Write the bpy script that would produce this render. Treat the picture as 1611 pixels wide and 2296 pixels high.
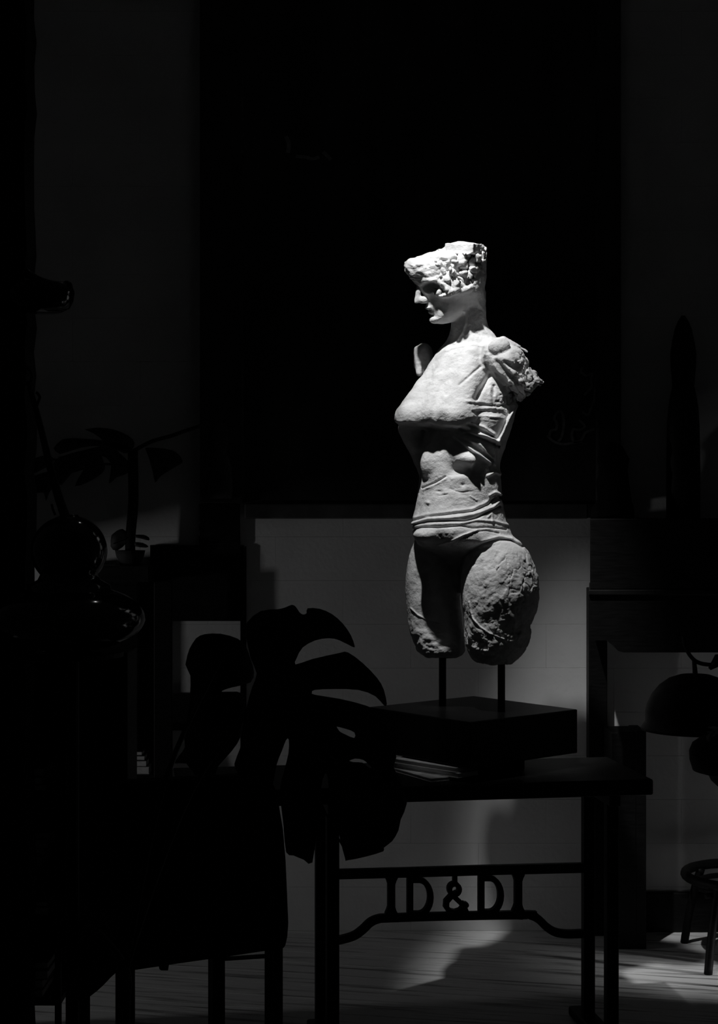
import bpy, bmesh, math, random
import numpy as np
from mathutils import Vector, Matrix
from mathutils.geometry import delaunay_2d_cdt

for o in list(bpy.data.objects):
    bpy.data.objects.remove(o)
S = bpy.context.scene
COL = S.collection
random.seed(7)

# ------------------------------------------------------------------ camera
F = 3500.0            # focal length in pixels of the 1611 x 2296 frame
H = 1.454             # eye height
CX, CY = 805.5, 1148.0
cam = bpy.data.cameras.new('camera')
cam.sensor_fit = 'VERTICAL'
cam.sensor_height = 36.0
cam.sensor_width = 36.0
cam.lens = F / 2296.0 * 36.0
cam.clip_start = 0.05
camo = bpy.data.objects.new('camera', cam)
COL.objects.link(camo)
camo.location = (0, 0, H)
camo.rotation_euler = (math.pi / 2, 0, 0)
S.camera = camo

# ------------------------------------------------------------------ world, lights, exposure
world = bpy.data.worlds.new('world')
S.world = world
world.use_nodes = True
world.node_tree.nodes['Background'].inputs[0].default_value = (0.5, 0.5, 0.5, 1)
world.node_tree.nodes['Background'].inputs[1].default_value = 0.0

def lamp(kind, name, loc, target, energy, **kw):
    l = bpy.data.lights.new(name, kind)
    l.energy = energy
    l.color = (1, 1, 1)
    for k, v in kw.items():
        setattr(l, k, v)
    o = bpy.data.objects.new(name, l)
    COL.objects.link(o)
    o.location = loc
    o.rotation_euler = (Vector(target) - Vector(loc)).to_track_quat('-Z', 'Y').to_euler()
    return o

# ceiling spotlight on the sculpture
lamp('SPOT', 'spot_sculpture', (-0.11, 3.54, 3.50), (0.320, 4.37, 1.79), 220,
     spot_size=math.radians(32), spot_blend=1.0, shadow_soft_size=0.03).scale = (0.50, 1, 1)   # framed, taller than wide
# added weak spot that puts a highlight on the glossy vase at the left
lamp('SPOT', 'vase_highlight', (-0.15, 5.00, 3.60), (-0.75, 3.80, 1.25), 1.6,
     spot_size=math.radians(34), spot_blend=0.5, shadow_soft_size=0.02)
# added fill for back wall and floor, through an opening made for it
lamp('AREA', 'fill_left', (-4.50, 3.92, 0.80), (0.2, 5.1, 0.60), 15,
     shape='RECTANGLE', size=0.10, size_y=0.34)
# added fill for the floor at the right, through its own small opening
lamp('AREA', 'fill_right', (3.40, 4.10, 0.90), (1.1, 4.8, 0.05), 85,
     shape='RECTANGLE', size=0.12, size_y=0.22)

S.view_settings.view_transform = 'Standard'
S.view_settings.look = 'None'
S.view_settings.exposure = 0.0
S.view_settings.gamma = 1.0
S.view_settings.use_curve_mapping = False

# ------------------------------------------------------------------ helpers
def W(px, py, Y):
    """world point seen at pixel (px, py) at distance Y"""
    return Vector(((px - CX) * Y / F, Y, H - (py - CY) * Y / F))

def mat(name, v, rough=0.6, spec=0.5, noise=None, bump=None, metallic=0.0, coat=0.0):
    m = bpy.data.materials.new(name)
    m.use_nodes = True
    nt = m.node_tree
    b = nt.nodes['Principled BSDF']
    b.inputs['Roughness'].default_value = rough
    b.inputs['Specular IOR Level'].default_value = spec
    b.inputs['Metallic'].default_value = metallic
    b.inputs['Coat Weight'].default_value = coat
    b.inputs['Base Color'].default_value = (v, v, v, 1)
    tc = nt.nodes.new('ShaderNodeTexCoord')
    mp = nt.nodes.new('ShaderNodeMapping')
    nt.links.new(tc.outputs['Object'], mp.inputs[0])
    if noise:
        scale, amt, stretch, rot = noise
        mp.inputs['Scale'].default_value = stretch
        mp.inputs['Rotation'].default_value = rot
        n = nt.nodes.new('ShaderNodeTexNoise')
        n.inputs['Scale'].default_value = scale
        n.inputs['Detail'].default_value = 6
        nt.links.new(mp.outputs[0], n.inputs['Vector'])
        r = nt.nodes.new('ShaderNodeValToRGB')
        r.color_ramp.elements[0].position = 0.3
        r.color_ramp.elements[1].position = 0.7
        lo, hi = v * (1 - amt), v * (1 + amt)
        r.color_ramp.elements[0].color = (lo, lo, lo, 1)
        r.color_ramp.elements[1].color = (hi, hi, hi, 1)
        nt.links.new(n.outputs['Fac'], r.inputs[0])
        nt.links.new(r.outputs[0], b.inputs['Base Color'])
    if bump:
        scale, strength, dist = bump
        n2 = nt.nodes.new('ShaderNodeTexNoise')
        n2.inputs['Scale'].default_value = scale
        n2.inputs['Detail'].default_value = 8
        nt.links.new(tc.outputs['Object'], n2.inputs['Vector'])
        bp = nt.nodes.new('ShaderNodeBump')
        bp.inputs['Strength'].default_value = strength
        bp.inputs['Distance'].default_value = dist
        nt.links.new(n2.outputs['Fac'], bp.inputs['Height'])
        nt.links.new(bp.outputs[0], b.inputs['Normal'])
    return m

I3 = (1, 1, 1)
Z3 = (0, 0, 0)
M = {}
M['wall'] = mat('painted_wall', 0.62, 0.9, 0.2, (3.0, 0.10, I3, Z3), (60, 0.25, 0.004))
M['wall_dark'] = mat('dim_wall', 0.6, 0.9, 0.2, (3.0, 0.15, I3, Z3))
M['clay'] = mat('fired_clay', 0.64, 0.85, 0.25, (26, 0.20, (1, 1, 1.6), Z3), (220, 0.6, 0.002))
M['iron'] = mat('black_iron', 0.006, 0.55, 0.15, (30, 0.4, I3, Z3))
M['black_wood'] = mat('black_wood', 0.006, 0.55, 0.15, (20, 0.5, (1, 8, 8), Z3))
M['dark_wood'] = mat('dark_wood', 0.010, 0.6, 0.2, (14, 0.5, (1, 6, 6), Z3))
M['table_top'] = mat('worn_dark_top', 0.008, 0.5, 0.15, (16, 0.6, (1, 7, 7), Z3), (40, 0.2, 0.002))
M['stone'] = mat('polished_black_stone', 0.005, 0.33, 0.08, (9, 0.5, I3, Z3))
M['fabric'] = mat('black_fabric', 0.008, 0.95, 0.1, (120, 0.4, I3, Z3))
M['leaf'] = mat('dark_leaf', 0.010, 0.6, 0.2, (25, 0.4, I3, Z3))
M['leaf_far'] = mat('dull_leaf', 0.022, 0.6, 0.2, (25, 0.4, I3, Z3))
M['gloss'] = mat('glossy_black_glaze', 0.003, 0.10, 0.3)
M['pot'] = mat('dark_pot', 0.03, 0.8, 0.2, (30, 0.4, I3, Z3))
M['twig'] = mat('pale_twig', 0.35, 0.9, 0.2, (40, 0.4, I3, Z3))
M['bark'] = mat('dark_bark', 0.012, 0.95, 0.1, (30, 0.6, (1, 1, 0.2), Z3))
M['page'] = mat('book_page', 0.65, 0.85, 0.2, (60, 0.25, (1, 1, 18), Z3))
M['cover'] = mat('book_cover', 0.6, 0.55, 0.4, (30, 0.3, I3, Z3))
M['cover_dark'] = mat('dark_book_cover', 0.035, 0.6, 0.3, (30, 0.3, I3, Z3))
M['canvas'] = mat('dark_painted_canvas', 0.035, 0.7, 0.2, (5, 0.7, (1, 1, 0.4), Z3), (50, 0.3, 0.004))
M['frame'] = mat('dark_frame', 0.03, 0.6, 0.3, (12, 0.5, I3, Z3))
M['rail_lower'] = mat('paler_frame', 0.07, 0.7, 0.3, (12, 0.4, I3, Z3))  # lower rail, paler than the other frame rails
M['chalk'] = mat('pale_paint_stroke', 0.22, 0.8, 0.2, (60, 0.4, I3, Z3))
M['figurine'] = mat('grey_figurine', 0.06, 0.8, 0.2, (20, 0.5, I3, Z3))
M['plank'] = mat('whitewashed_plank', 0.5, 0.6, 0.3)

def plank_grain(m):
    nt = m.node_tree
    b = nt.nodes['Principled BSDF']
    tc = nt.nodes.new('ShaderNodeTexCoord')
    mp = nt.nodes.new('ShaderNodeMapping')
    mp.inputs['Rotation'].default_value = (0, 0, math.radians(12))
    mp2 = nt.nodes.new('ShaderNodeMapping')
    mp2.inputs['Scale'].default_value = (1.3, 26, 1)
    n = nt.nodes.new('ShaderNodeTexNoise')
    n.inputs['Scale'].default_value = 1.6
    n.inputs['Detail'].default_value = 5
    n.inputs['Roughness'].default_value = 0.6
    nt.links.new(tc.outputs['Object'], mp.inputs[0])
    nt.links.new(mp.outputs[0], mp2.inputs[0])
    nt.links.new(mp2.outputs[0], n.inputs['Vector'])
    r = nt.nodes.new('ShaderNodeValToRGB')
    e = r.color_ramp.elements
    e[0].position = 0.34
    e[0].color = (0.22, 0.22, 0.22, 1)
    e[1].position = 0.47
    e[1].color = (0.75, 0.75, 0.75, 1)
    nt.links.new(n.outputs['Fac'], r.inputs[0])
    nt.links.new(r.outputs[0], b.inputs['Base Color'])
plank_grain(M['plank'])

def tag(o, label=None, cat=None, group=None, kind=None):
    if label: o['label'] = label
    if cat: o['category'] = cat
    if group: o['group'] = group
    if kind: o['kind'] = kind
    return o

def empty(name, loc=(0, 0, 0), **kw):
    o = bpy.data.objects.new(name, None)
    o.empty_display_size = 0.05
    COL.objects.link(o)
    o.location = loc
    return tag(o, **kw)

class MB:
    """collects faces and links them as one mesh object"""
    def __init__(self):
        self.v = []
        self.f = []
    def add(self, vs, fs):
        n = len(self.v)
        self.v += [tuple(p) for p in vs]
        self.f += [tuple(i + n for i in f) for f in fs]
        return self
    def box(self, lo, hi, mtx=None):
        (x0, y0, z0), (x1, y1, z1) = lo, hi
        vs = [Vector(p) for p in ((x0, y0, z0), (x1, y0, z0), (x1, y1, z0), (x0, y1, z0),
                                  (x0, y0, z1), (x1, y0, z1), (x1, y1, z1), (x0, y1, z1))]
        if mtx is not None:
            vs = [mtx @ p for p in vs]
        return self.add(vs, [(0, 3, 2, 1), (4, 5, 6, 7), (0, 1, 5, 4), (1, 2, 6, 5), (2, 3, 7, 6), (3, 0, 4, 7)])
    def prism(self, poly, vec):
        """polygon of 3-D points extruded by vec"""
        n = len(poly)
        vec = Vector(vec)
        vs = [Vector(p) for p in poly] + [Vector(p) + vec for p in poly]
        fs = [tuple(range(n - 1, -1, -1)), tuple(range(n, 2 * n))]
        fs += [(i, (i + 1) % n, n + (i + 1) % n, n + i) for i in range(n)]
        return self.add(vs, fs)
    def tube(self, pts, rad, seg=10, cap=True):
        pts = [Vector(p) for p in pts]
        n = len(pts)
        if not hasattr(rad, '__len__'):
            rad = [rad] * n
        vs, fs = [], []
        up = Vector((0.31, 0.87, 0.38)).normalized()
        for i, p in enumerate(pts):
            t = (pts[min(i + 1, n - 1)] - pts[max(i - 1, 0)]).normalized()
            a = t.cross(up)
            if a.length < 1e-4:
                a = t.cross(Vector((1, 0, 0)))
            a.normalize()
            b = t.cross(a).normalized()
            for k in range(seg):
                w = 2 * math.pi * k / seg
                vs.append(p + (a * math.cos(w) + b * math.sin(w)) * rad[i])
        for i in range(n - 1):
            for k in range(seg):
                k2 = (k + 1) % seg
                fs.append((i * seg + k, i * seg + k2, (i + 1) * seg + k2, (i + 1) * seg + k))
        if cap:
            fs.append(tuple(range(seg - 1, -1, -1)))
            fs.append(tuple(range((n - 1) * seg, n * seg)))
        return self.add(vs, fs)
    def lathe(self, prof, c, seg=32, sy=1.0, wob=None):
        """profile [(radius, z)] turned about the vertical through c"""
        vs, fs = [], []
        n = len(prof)
        for i, (r, z) in enumerate(prof):
            for k in range(seg):
                w = 2 * math.pi * k / seg
                rr = r * (wob(w, z) if wob else 1.0)
                vs.append((c[0] + rr * math.cos(w), c[1] + rr * math.sin(w) * sy, z))
        for i in range(n - 1):
            for k in range(seg):
                k2 = (k + 1) % seg
                fs.append((i * seg + k, i * seg + k2, (i + 1) * seg + k2, (i + 1) * seg + k))
        fs.append(tuple(range(seg - 1, -1, -1)))
        fs.append(tuple(range((n - 1) * seg, n * seg)))
        return self.add(vs, fs)
    def ribbon(self, pts, width, fmap, thick, closed=False):
        """flat bar of given pixel width along a pixel polyline; fmap(px,py)->3-D, thick = extrusion vector"""
        n = len(pts)
        P = [Vector((p[0], p[1])) for p in pts]
        L, R = [], []
        for i in range(n):
            a = P[(i - 1) % n] if (closed or i > 0) else P[i]
            b = P[(i + 1) % n] if (closed or i < n - 1) else P[i]
            t0 = (P[i] - a)
            t1 = (b - P[i])
            if t0.length < 1e-6: t0 = t1
            if t1.length < 1e-6: t1 = t0
            t = (t0.normalized() + t1.normalized()).normalized()
            nn = Vector((-t.y, t.x))
            c = max(0.5, nn.dot(Vector((-t0.normalized().y, t0.normalized().x))))
            w = width[i] if hasattr(width, '__len__') else width
            L.append(P[i] + nn * (w / 2 / c))
            R.append(P[i] - nn * (w / 2 / c))
        thick = Vector(thick)
        m = n if closed else n - 1
        base = []
        for i in range(n):
            l, r = fmap(*L[i]), fmap(*R[i])
            base += [l, r, l + thick, r + thick]
        fs = []
        for i in range(m):
            j = (i + 1) % n
            a, b = 4 * i, 4 * j
            fs += [(a, b, b + 1, a + 1), (a + 2, a + 3, b + 3, b + 2), (a, a + 2, b + 2, b), (a + 1, b + 1, b + 3, a + 3)]
        if not closed:
            fs += [(0, 1, 3, 2), (4 * n - 4, 4 * n - 2, 4 * n - 1, 4 * n - 3)]
        return self.add(base, fs)
    def build(self, name, m, parent=None, bevel=0.0, smooth=False, seg=2, sub=0, **kw):
        me = bpy.data.meshes.new(name)
        org = Vector((0, 0, 0))
        if parent is None and self.v:
            xs, ys, zs = zip(*self.v)
            org = Vector(((min(xs) + max(xs)) / 2, (min(ys) + max(ys)) / 2, min(zs)))
        elif parent is not None:
            q = parent
            while q is not None:
                org = org + q.location
                q = q.parent
        me.from_pydata([tuple(Vector(p) - org) for p in self.v], [], self.f)
        bm = bmesh.new()
        bm.from_mesh(me)
        bmesh.ops.recalc_face_normals(bm, faces=bm.faces)
        bm.to_mesh(me)
        bm.free()
        me.materials.append(m)
        if smooth:
            me.polygons.foreach_set('use_smooth', [True] * len(me.polygons))
        o = bpy.data.objects.new(name, me)
        COL.objects.link(o)
        if parent is not None:
            o.parent = parent
        else:
            o.location = org
        if bevel:
            b = o.modifiers.new('bevel', 'BEVEL')
            b.width = bevel
            b.segments = seg
            b.limit_method = 'ANGLE'
        if sub:
            s = o.modifiers.new('sub', 'SUBSURF')
            s.levels = sub
            s.render_levels = sub
        return tag(o, **kw)

def yawm(loc, deg):
    return Matrix.Translation(Vector(loc)) @ Matrix.Rotation(math.radians(deg), 4, 'Z')

def crom(pts, n=6):
    """smooth curve through points"""
    pts = [Vector(p) for p in pts]
    out = []
    for i in range(len(pts) - 1):
        p0 = pts[max(i - 1, 0)]
        p1, p2 = pts[i], pts[i + 1]
        p3 = pts[min(i + 2, len(pts) - 1)]
        for k in range(n):
            t = k / n
            out.append(0.5 * ((2 * p1) + (p2 - p0) * t + (2 * p0 - 5 * p1 + 4 * p2 - p3) * t * t
                              + (3 * p1 - p0 - 3 * p2 + p3) * t ** 3))
    out.append(pts[-1])
    return out

# ------------------------------------------------------------------ the room
WY = 5.42                       # face of the back wall
X0, X1, YF, ZC = -1.70, 2.30, -0.70, 3.75

MB().box((X0 - .1, WY + .012, -.1), (X1 + .1, WY + .12, ZC + .1)).build('wall_back', M['wall'], kind='structure',
    label='pale painted back wall of rendered blocks')
wb = bpy.data.objects['wall_back']
row_h, blk_w = 0.152, 0.47
rng = random.Random(3)
blk_cache = {}
nrow = int(math.ceil(ZC / row_h))
for r in range(nrow):
    z0 = r * row_h
    z1 = min(z0 + row_h, ZC)
    x = X0 - (blk_w / 2 if r % 2 else 0)
    while x < X1:
        a, b = max(x, X0), min(x + blk_w, X1)
        if b - a > 0.02:
            dy = rng.uniform(0, 0.0003)
            g = 0.0002
            mb = MB().box((a + g, WY + dy, z0 + g), (b - g, WY + 0.013, z1 - g))
            mb.build('block', M['wall'], wb, bevel=0.0004, seg=1)
        x += blk_w
# side walls, ceiling, wall behind the camera
ya, yb, za, zb = 4.32, 5.36, 0.05, 1.25      # made-up opening in the left wall, sized to trim the fill light
wl = MB()
wl.box((X0 - .12, YF, 0), (X0, ya, ZC))
wl.box((X0 - .12, yb, 0), (X0, WY, ZC))
wl.box((X0 - .12, ya, 0), (X0, yb, za))
wl.box((X0 - .12, ya, zb), (X0, yb, ZC))
wl.build('wall_left', M['wall_dark'], kind='structure', label='dim left wall with a low opening made for the fill light, outside the picture')
wr = MB()
yc_, yd_, zc_, zd_ = 4.35, 4.54, 0.03, 0.52      # made-up opening in the right wall that bounds the added floor fill
wr.box((X1, YF, 0), (X1 + .1, yc_, ZC)).box((X1, yd_, 0), (X1 + .1, WY, ZC))
wr.box((X1, yc_, 0), (X1 + .1, yd_, zc_)).box((X1, yc_, zd_), (X1 + .1, yd_, ZC))
wr.build('wall_right', M['wall_dark'], kind='structure', label='dim right wall with a small low opening made for the fill light, outside the picture')
MB().box((X0, YF - .1, 0), (X1, YF, ZC)).build('wall_front', M['wall_dark'], kind='structure', label='dim wall behind the camera')
MB().box((X0, YF, ZC), (X1, WY, ZC + .1)).build('ceiling', M['wall_dark'], kind='structure', label='dim ceiling above the picture')
MB().box((0.90, WY - .022, 0.0), (X1, WY, 0.137)).build('dark_strip_back', M['black_wood'], kind='structure', bevel=.004,
    label='black strip along the foot of the back wall at the right')  # low dark strip, on the right part of the wall only
# floor: narrow whitewashed boards laid at a slight angle
fl = MB().box((X0, YF, -.06), (X1, WY, -.021)).build('floor', M['wall_dark'], kind='structure',
    label='whitewashed board floor with dark grain streaks')
pw = 0.118
ang = math.radians(-12)
ud = Vector((math.cos(ang), math.sin(ang), 0))
vd = Vector((-math.sin(ang), math.cos(ang), 0))

def clip(poly, n, d):
    out = []
    for i in range(len(poly)):
        p, q = poly[i], poly[(i + 1) % len(poly)]
        a, b = p.dot(n) - d, q.dot(n) - d
        if a <= 0: out.append(p)
        if a * b < 0: out.append(p + (q - p) * (a / (a - b)))
    return out
k = -15
cen = Vector((0.3, 2.4, 0))
for k in range(-38, 40):
    t0, t1 = k * pw + .0012, (k + 1) * pw - .0012
    poly = [cen + ud * -6 + vd * t0, cen + ud * 6 + vd * t0, cen + ud * 6 + vd * t1, cen + ud * -6 + vd * t1]
    for n, d in ((Vector((1, 0, 0)), X1), (Vector((-1, 0, 0)), -X0), (Vector((0, 1, 0)), WY), (Vector((0, -1, 0)), -YF)):
        poly = clip(poly, n, d) if poly else poly
    if len(poly) < 3: continue
    mb = MB().prism([p + Vector((0, 0, -.0206)) for p in poly], (0, 0, .0206 - rng.uniform(0, .0006)))
    mb.build('plank', M['plank'], fl)

# ------------------------------------------------------------------ big dark painting on the back wall
PY = 5.372
pt = empty('framed_painting', (0.3, WY, 1.43), label='huge dark framed painting with a pale scrawled signature on the back wall', cat='painting')
def PP(px, py): return W(px, py, PY)
def wallbar(px0, px1, py0, py1, y0, y1):
    a, b = W(px0, py1, y0), W(px1, py0, y0)
    return MB().box((a.x, y0, a.z), (b.x, y1, b.z))
ztop = -60
wallbar(545, 1340, ztop, 1130, PY + .012, WY - .002).build('canvas', M['canvas'], pt)
wallbar(448, 546, ztop + 2, 1128, PY - .012, WY - .001).build('frame_rail', M['frame'], pt, bevel=.006)
wallbar(1339, 1394, ztop + 2, 1128, PY - .012, WY - .001).build('frame_rail', M['frame'], pt, bevel=.006)
wallbar(448, 1394, ztop - 80, ztop + 1, PY - .0125, WY - .001).build('frame_rail', M['frame'], pt, bevel=.006)
wallbar(548, 1320, 1129, 1163, PY - .016, WY - .001).build('frame_rail', M['rail_lower'], pt, bevel=.006, label='paler lower rail of the frame')
def SP(px, py): return W(px, py, PY + .009)
for pts, w in [
    ([(1232, 978), (1236, 966), (1248, 962), (1249, 948), (1244, 938), (1250, 925), (1258, 922), (1264, 935), (1265, 955), (1260, 980), (1252, 990)], 5.5),
    ([(1228, 976), (1236, 985), (1250, 993), (1266, 996), (1285, 993), (1307, 990)], 5),
    ([(1287, 960), (1283, 975), (1288, 990), (1303, 988), (1312, 972), (1322, 966), (1334, 962)], 5.5),
    ([(1287, 962), (1303, 963), (1312, 955), (1299, 941)], 5),
    ([(1307, 823), (1304, 834), (1316, 842), (1328, 838), (1326, 855), (1328, 868), (1318, 878), (1311, 886)], 5),
    ([(1339, 825), (1337, 850), (1334, 885), (1333, 900), (1325, 918), (1319, 930), (1307, 924)], 5),
    ([(641, 305), (648, 322), (646, 342)], 9),
    ([(664, 350), (685, 352), (700, 356), (716, 352)], 7),
    ([(725, 340), (735, 350), (742, 358)], 8)]:
    MB().ribbon([(p.x, p.y) for p in crom([(a, b, 0) for a, b in pts], 4)], w, SP, (0, .004, 0)).build('brush_stroke', M['chalk'], pt, label='pale scrawled brush stroke')

# ------------------------------------------------------------------ long table with the iron lettered frame
TM = 0.158                                    # slope of the table's long axis (dY/dX)
tyaw = math.degrees(math.atan(TM))
tx = Vector((math.cos(math.radians(tyaw)), math.sin(math.radians(tyaw)), 0))
ty = Vector((-tx.y, tx.x, 0))
TZ = 0.74
tfl = Vector((-0.46, 4.034 + TM * (-0.46 + 0.075), 0))         # front-left corner of the top
tlen = (0.788 + 0.46) / tx.x
tdep = 0.392
tmtx = Matrix.Translation(tfl) @ Matrix.Rotation(math.radians(tyaw), 4, 'Z')
tb = empty('iron_table', tuple(tfl + tx * tlen / 2 + ty * tdep / 2),
           label='long dark table on black iron legs with letters cut in its stretcher', cat='table')
MB().box((0, 0, TZ - .043), (tlen, tdep, TZ), tmtx).build('tabletop', M['table_top'], tb, bevel=.006)
def leg_at(px, Y, w=.033):
    c = W(px, 1148, Y)
    m = yawm((c.x, c.y, 0), tyaw)
    return MB().box((-w / 2, -w / 2, 0), (w / 2, w / 2, TZ - .0425), m), c
RB = 4.417                                     # right rear leg
legs = [(1371.5, 4.222), (1319.5, RB)]
cr_f = W(1371.5, 1148, 4.222)
cr_b = W(1319.5, 1148, RB)
span = 0.762
for c, w in ((cr_f, .033), (cr_b, .0325), (cr_f - tx * span, .033), (cr_b - tx * span, .033)):
    m = yawm((c.x, c.y, 0), tyaw)
    MB().box((-w / 2, -w / 2, 0.0), (w / 2, w / 2, TZ - .0425), m).build('leg', M['iron'], tb, bevel=.003)
for c in (cr_f, cr_f - tx * span):
    d = (cr_b - cr_f)
    mid = c + d / 2
    m = yawm((mid.x, mid.y, 0), tyaw)
    MB().box((-.03, -.20, 0.0), (.03, .20, .028), m).build('foot', M['iron'], tb, bevel=.006)
    MB().box((-.016, -.14, TZ - .075), (.016, .14, TZ - .043), m).build('bracket', M['iron'], tb, bevel=.004)
def RP(px, py):
    q = (px - CX) / F
    Y = (cr_b.y - TM * cr_b.x - .010) / (1 - TM * q)
    return W(px, py, Y)
rt = ty * .02
MB().ribbon([(742, 1962), (900, 1958), (1100, 1952), (1309, 1947)], 21.5, RP, rt).build('rail', M['iron'], tb, bevel=.002)
low = [(742, 2112), (765, 2109), (795, 2100), (815, 2086), (832, 2070), (850, 2062), (875, 2060), (1000, 2056),
       (1170, 2053), (1192, 2054), (1210, 2063), (1228, 2080), (1248, 2092), (1275, 2096), (1309, 2095)]
MB().ribbon([(p.x, p.y) for p in crom([(a, b, 0) for a, b in low], 4)], 18, RP, rt).build('lower_rail', M['iron'], tb, bevel=.002)
# uprights with flared ends
for xx, yt, yb_ in ((879, 1958, 2060), (1164, 1951, 2054)):
    pts = [(xx, yt), (xx, yt + 12), (xx, yt + 18), (xx, yt + 26), (xx, yb_ - 26), (xx, yb_ - 18), (xx, yb_ - 12), (xx, yb_)]
    MB().ribbon(pts, [30, 27, 21, 16, 16, 21, 27, 30], RP, rt).build('upright', M['iron'], tb)
def arc(cx, cy, rx, ry, a0, a1, n=14):
    return [(cx + rx * math.cos(math.radians(a0 + (a1 - a0) * i / n)), cy + ry * math.sin(math.radians(a0 + (a1 - a0) * i / n))) for i in range(n + 1)]
def letter_d(xs, yt, yb_, wd):
    h = (yb_ - yt) / 2
    cy = (yt + yb_) / 2
    b = [(xs, yt)] + [(xs + wd - 26, yt)] + arc(xs + wd - 26, cy, 26, h, -80, 80, 12) + [(xs + wd - 26, yb_), (xs, yb_)]
    mb = MB().ribbon([(xs, yt - 12), (xs, yb_ + 12)], 13, RP, rt)
    mb.ribbon(b, 12.5, RP, rt * 0.98)
    return mb
letter_d(921, 1974, 2051, 46).build('letter', M['iron'], tb, label='iron letter D at the left of the stretcher')
letter_d(1081, 1970, 2047, 44).build('letter', M['iron'], tb, label='iron letter D at the right of the stretcher')
amp = MB()
amp.ribbon([(1022, 1955), (1022, 1985)], 9, RP, rt)
amp.ribbon(arc(1020.5, 1995, 11, 12, 0, 360, 20)[:-1], 10.5, RP, rt, closed=True)
amp.ribbon([(1027, 2003), (1012, 2012), (1003, 2022), (1002, 2034), (1009, 2044), (1022, 2047), (1034, 2043), (1042, 2034), (1046, 2024)], 11.5, RP, rt * .97)
amp.ribbon([(1013, 2003), (1022, 2014), (1035, 2026), (1044, 2038), (1049, 2050)], 11, RP, rt * .95)
amp.ribbon(arc(1046, 2030, 3, 3, 0, 360, 10)[:-1], 7, RP, rt * .93, closed=True)
amp.ribbon([(1009, 2046), (1012, 2060)], 9, RP, rt * .9)
amp.ribbon([(1046, 2044), (1049, 2060)], 9, RP, rt * .9)
amp.build('letter', M['iron'], tb, label='iron ampersand between the two letters')

# ------------------------------------------------------------------ clay sculpture on its stone base
SY = 4.39                                      # distance of the sculpture's axis
SS = SY / F                                    # metres per pixel there
def SW(px, py, d): return W(px, py, SY + d * SS)
PZ0, PZ1 = TZ + .041, 0.903
pc = Vector((0.318, 4.385, 0))
sc = empty('torso_sculpture', (pc.x, pc.y, TZ), label='pale clay female torso with broken head, on two rods over a black block', cat='sculpture')
pa = math.radians(-5)
hd = .294
corners = [pc + Vector((math.cos(pa + i * math.pi / 2), math.sin(pa + i * math.pi / 2), 0)) * hd for i in range(4)]
MB().prism([c + Vector((0, 0, PZ0)) for c in corners], (0, 0, PZ1 - PZ0)).build('base_block', M['stone'], sc, bevel=.003)
fc = [pc + (c - pc) * .42 + Vector((.02, -.03, 0)) for c in corners]
MB().prism([c + Vector((0, 0, TZ)) for c in fc], (0, 0, .0412)).build('base_foot', M['stone'], sc)
for px, d, top in ((993, 45, 1440), (1125, -50, 1440)):
    a = SW(px, top, d)
    r = 8.3 * SS
    MB().tube([(a.x, a.y, PZ1 - .001), (a.x, a.y, a.z)], r, 14).build('support_rod', M['iron'], sc, smooth=False)

# ---- implicit modelling of the figure, in pixel units (x right, y down, d away from the camera)
f32 = np.float32
def smin(a, b, k):
    h = np.clip(0.5 + 0.5 * (b - a) / k, 0, 1)
    return b * (1 - h) + a * h - k * h * (1 - h)
def smax(a, b, k): return -smin(-a, -b, k)
CA, SA = math.cos(math.radians(40)), math.sin(math.radians(40))
def frame(p, c, ang):
    ca, sa = math.cos(math.radians(ang)), math.sin(math.radians(ang))
    dx, dd = p[0] - c[0], p[2] - c[2]
    return dx * ca - dd * sa, -dx * sa - dd * ca      # lateral, forward
def ell(p, c, r, ang=0.0, tilt=0.0):
    """r = (lateral, vertical, forward)"""
    l, f = frame(p, c, ang)
    v = p[1] - c[1]
    if tilt:
        ct, st = math.cos(math.radians(tilt)), math.sin(math.radians(tilt))
        l, v = l * ct + v * st, -l * st + v * ct
    k0 = np.sqrt((l / r[0]) ** 2 + (v / r[1]) ** 2 + (f / r[2]) ** 2) + 1e-6
    k1 = np.sqrt((l / r[0] ** 2) ** 2 + (v / r[1] ** 2) ** 2 + (f / r[2] ** 2) ** 2) + 1e-9
    return k0 * (k0 - 1) / k1
def cone(p, a, b, ra, rb):
    a, b = np.array(a, f32), np.array(b, f32)
    ab = b - a
    t = ((p[0] - a[0]) * ab[0] + (p[1] - a[1]) * ab[1] + (p[2] - a[2]) * ab[2]) / float(ab @ ab)
    t = np.clip(t, 0, 1)
    q = np.sqrt((p[0] - a[0] - t * ab[0]) ** 2 + (p[1] - a[1] - t * ab[1]) ** 2 + (p[2] - a[2] - t * ab[2]) ** 2)
    return q - (ra + (rb - ra) * t)
def spl(y, ys, vs):
    """smooth interpolation of keyed values"""
    ys = np.array(ys, float); vs = np.array(vs, float)
    m = np.gradient(vs, ys)
    yc = np.clip(y, ys[0], ys[-1])
    i = np.clip(np.searchsorted(ys, yc) - 1, 0, len(ys) - 2)
    h = (ys[i + 1] - ys[i]); t = (yc - ys[i]) / h
    return ((2 * t ** 3 - 3 * t ** 2 + 1) * vs[i] + (t ** 3 - 2 * t ** 2 + t) * h * m[i]
            + (-2 * t ** 3 + 3 * t ** 2) * vs[i + 1] + (t ** 3 - t ** 2) * h * m[i + 1]).astype(f32)
def loft(p, keys, ang, ends=6.0):
    """keys rows: y, cx, cd, half width, half depth"""
    K = np.array(keys, float)
    cx, cd, Wd, Dp = (spl(p[1], K[:, 0], K[:, j]) for j in (1, 2, 3, 4))
    l, f = frame(p, (cx, 0, cd), ang)
    r = np.sqrt((l / Wd) ** 2 + (f / Dp) ** 2)
    s = (r - 1) * np.minimum(Wd, Dp)
    cap = np.maximum(K[0, 0] - p[1], p[1] - K[-1, 0])
    return smax(s, cap, ends)
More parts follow.
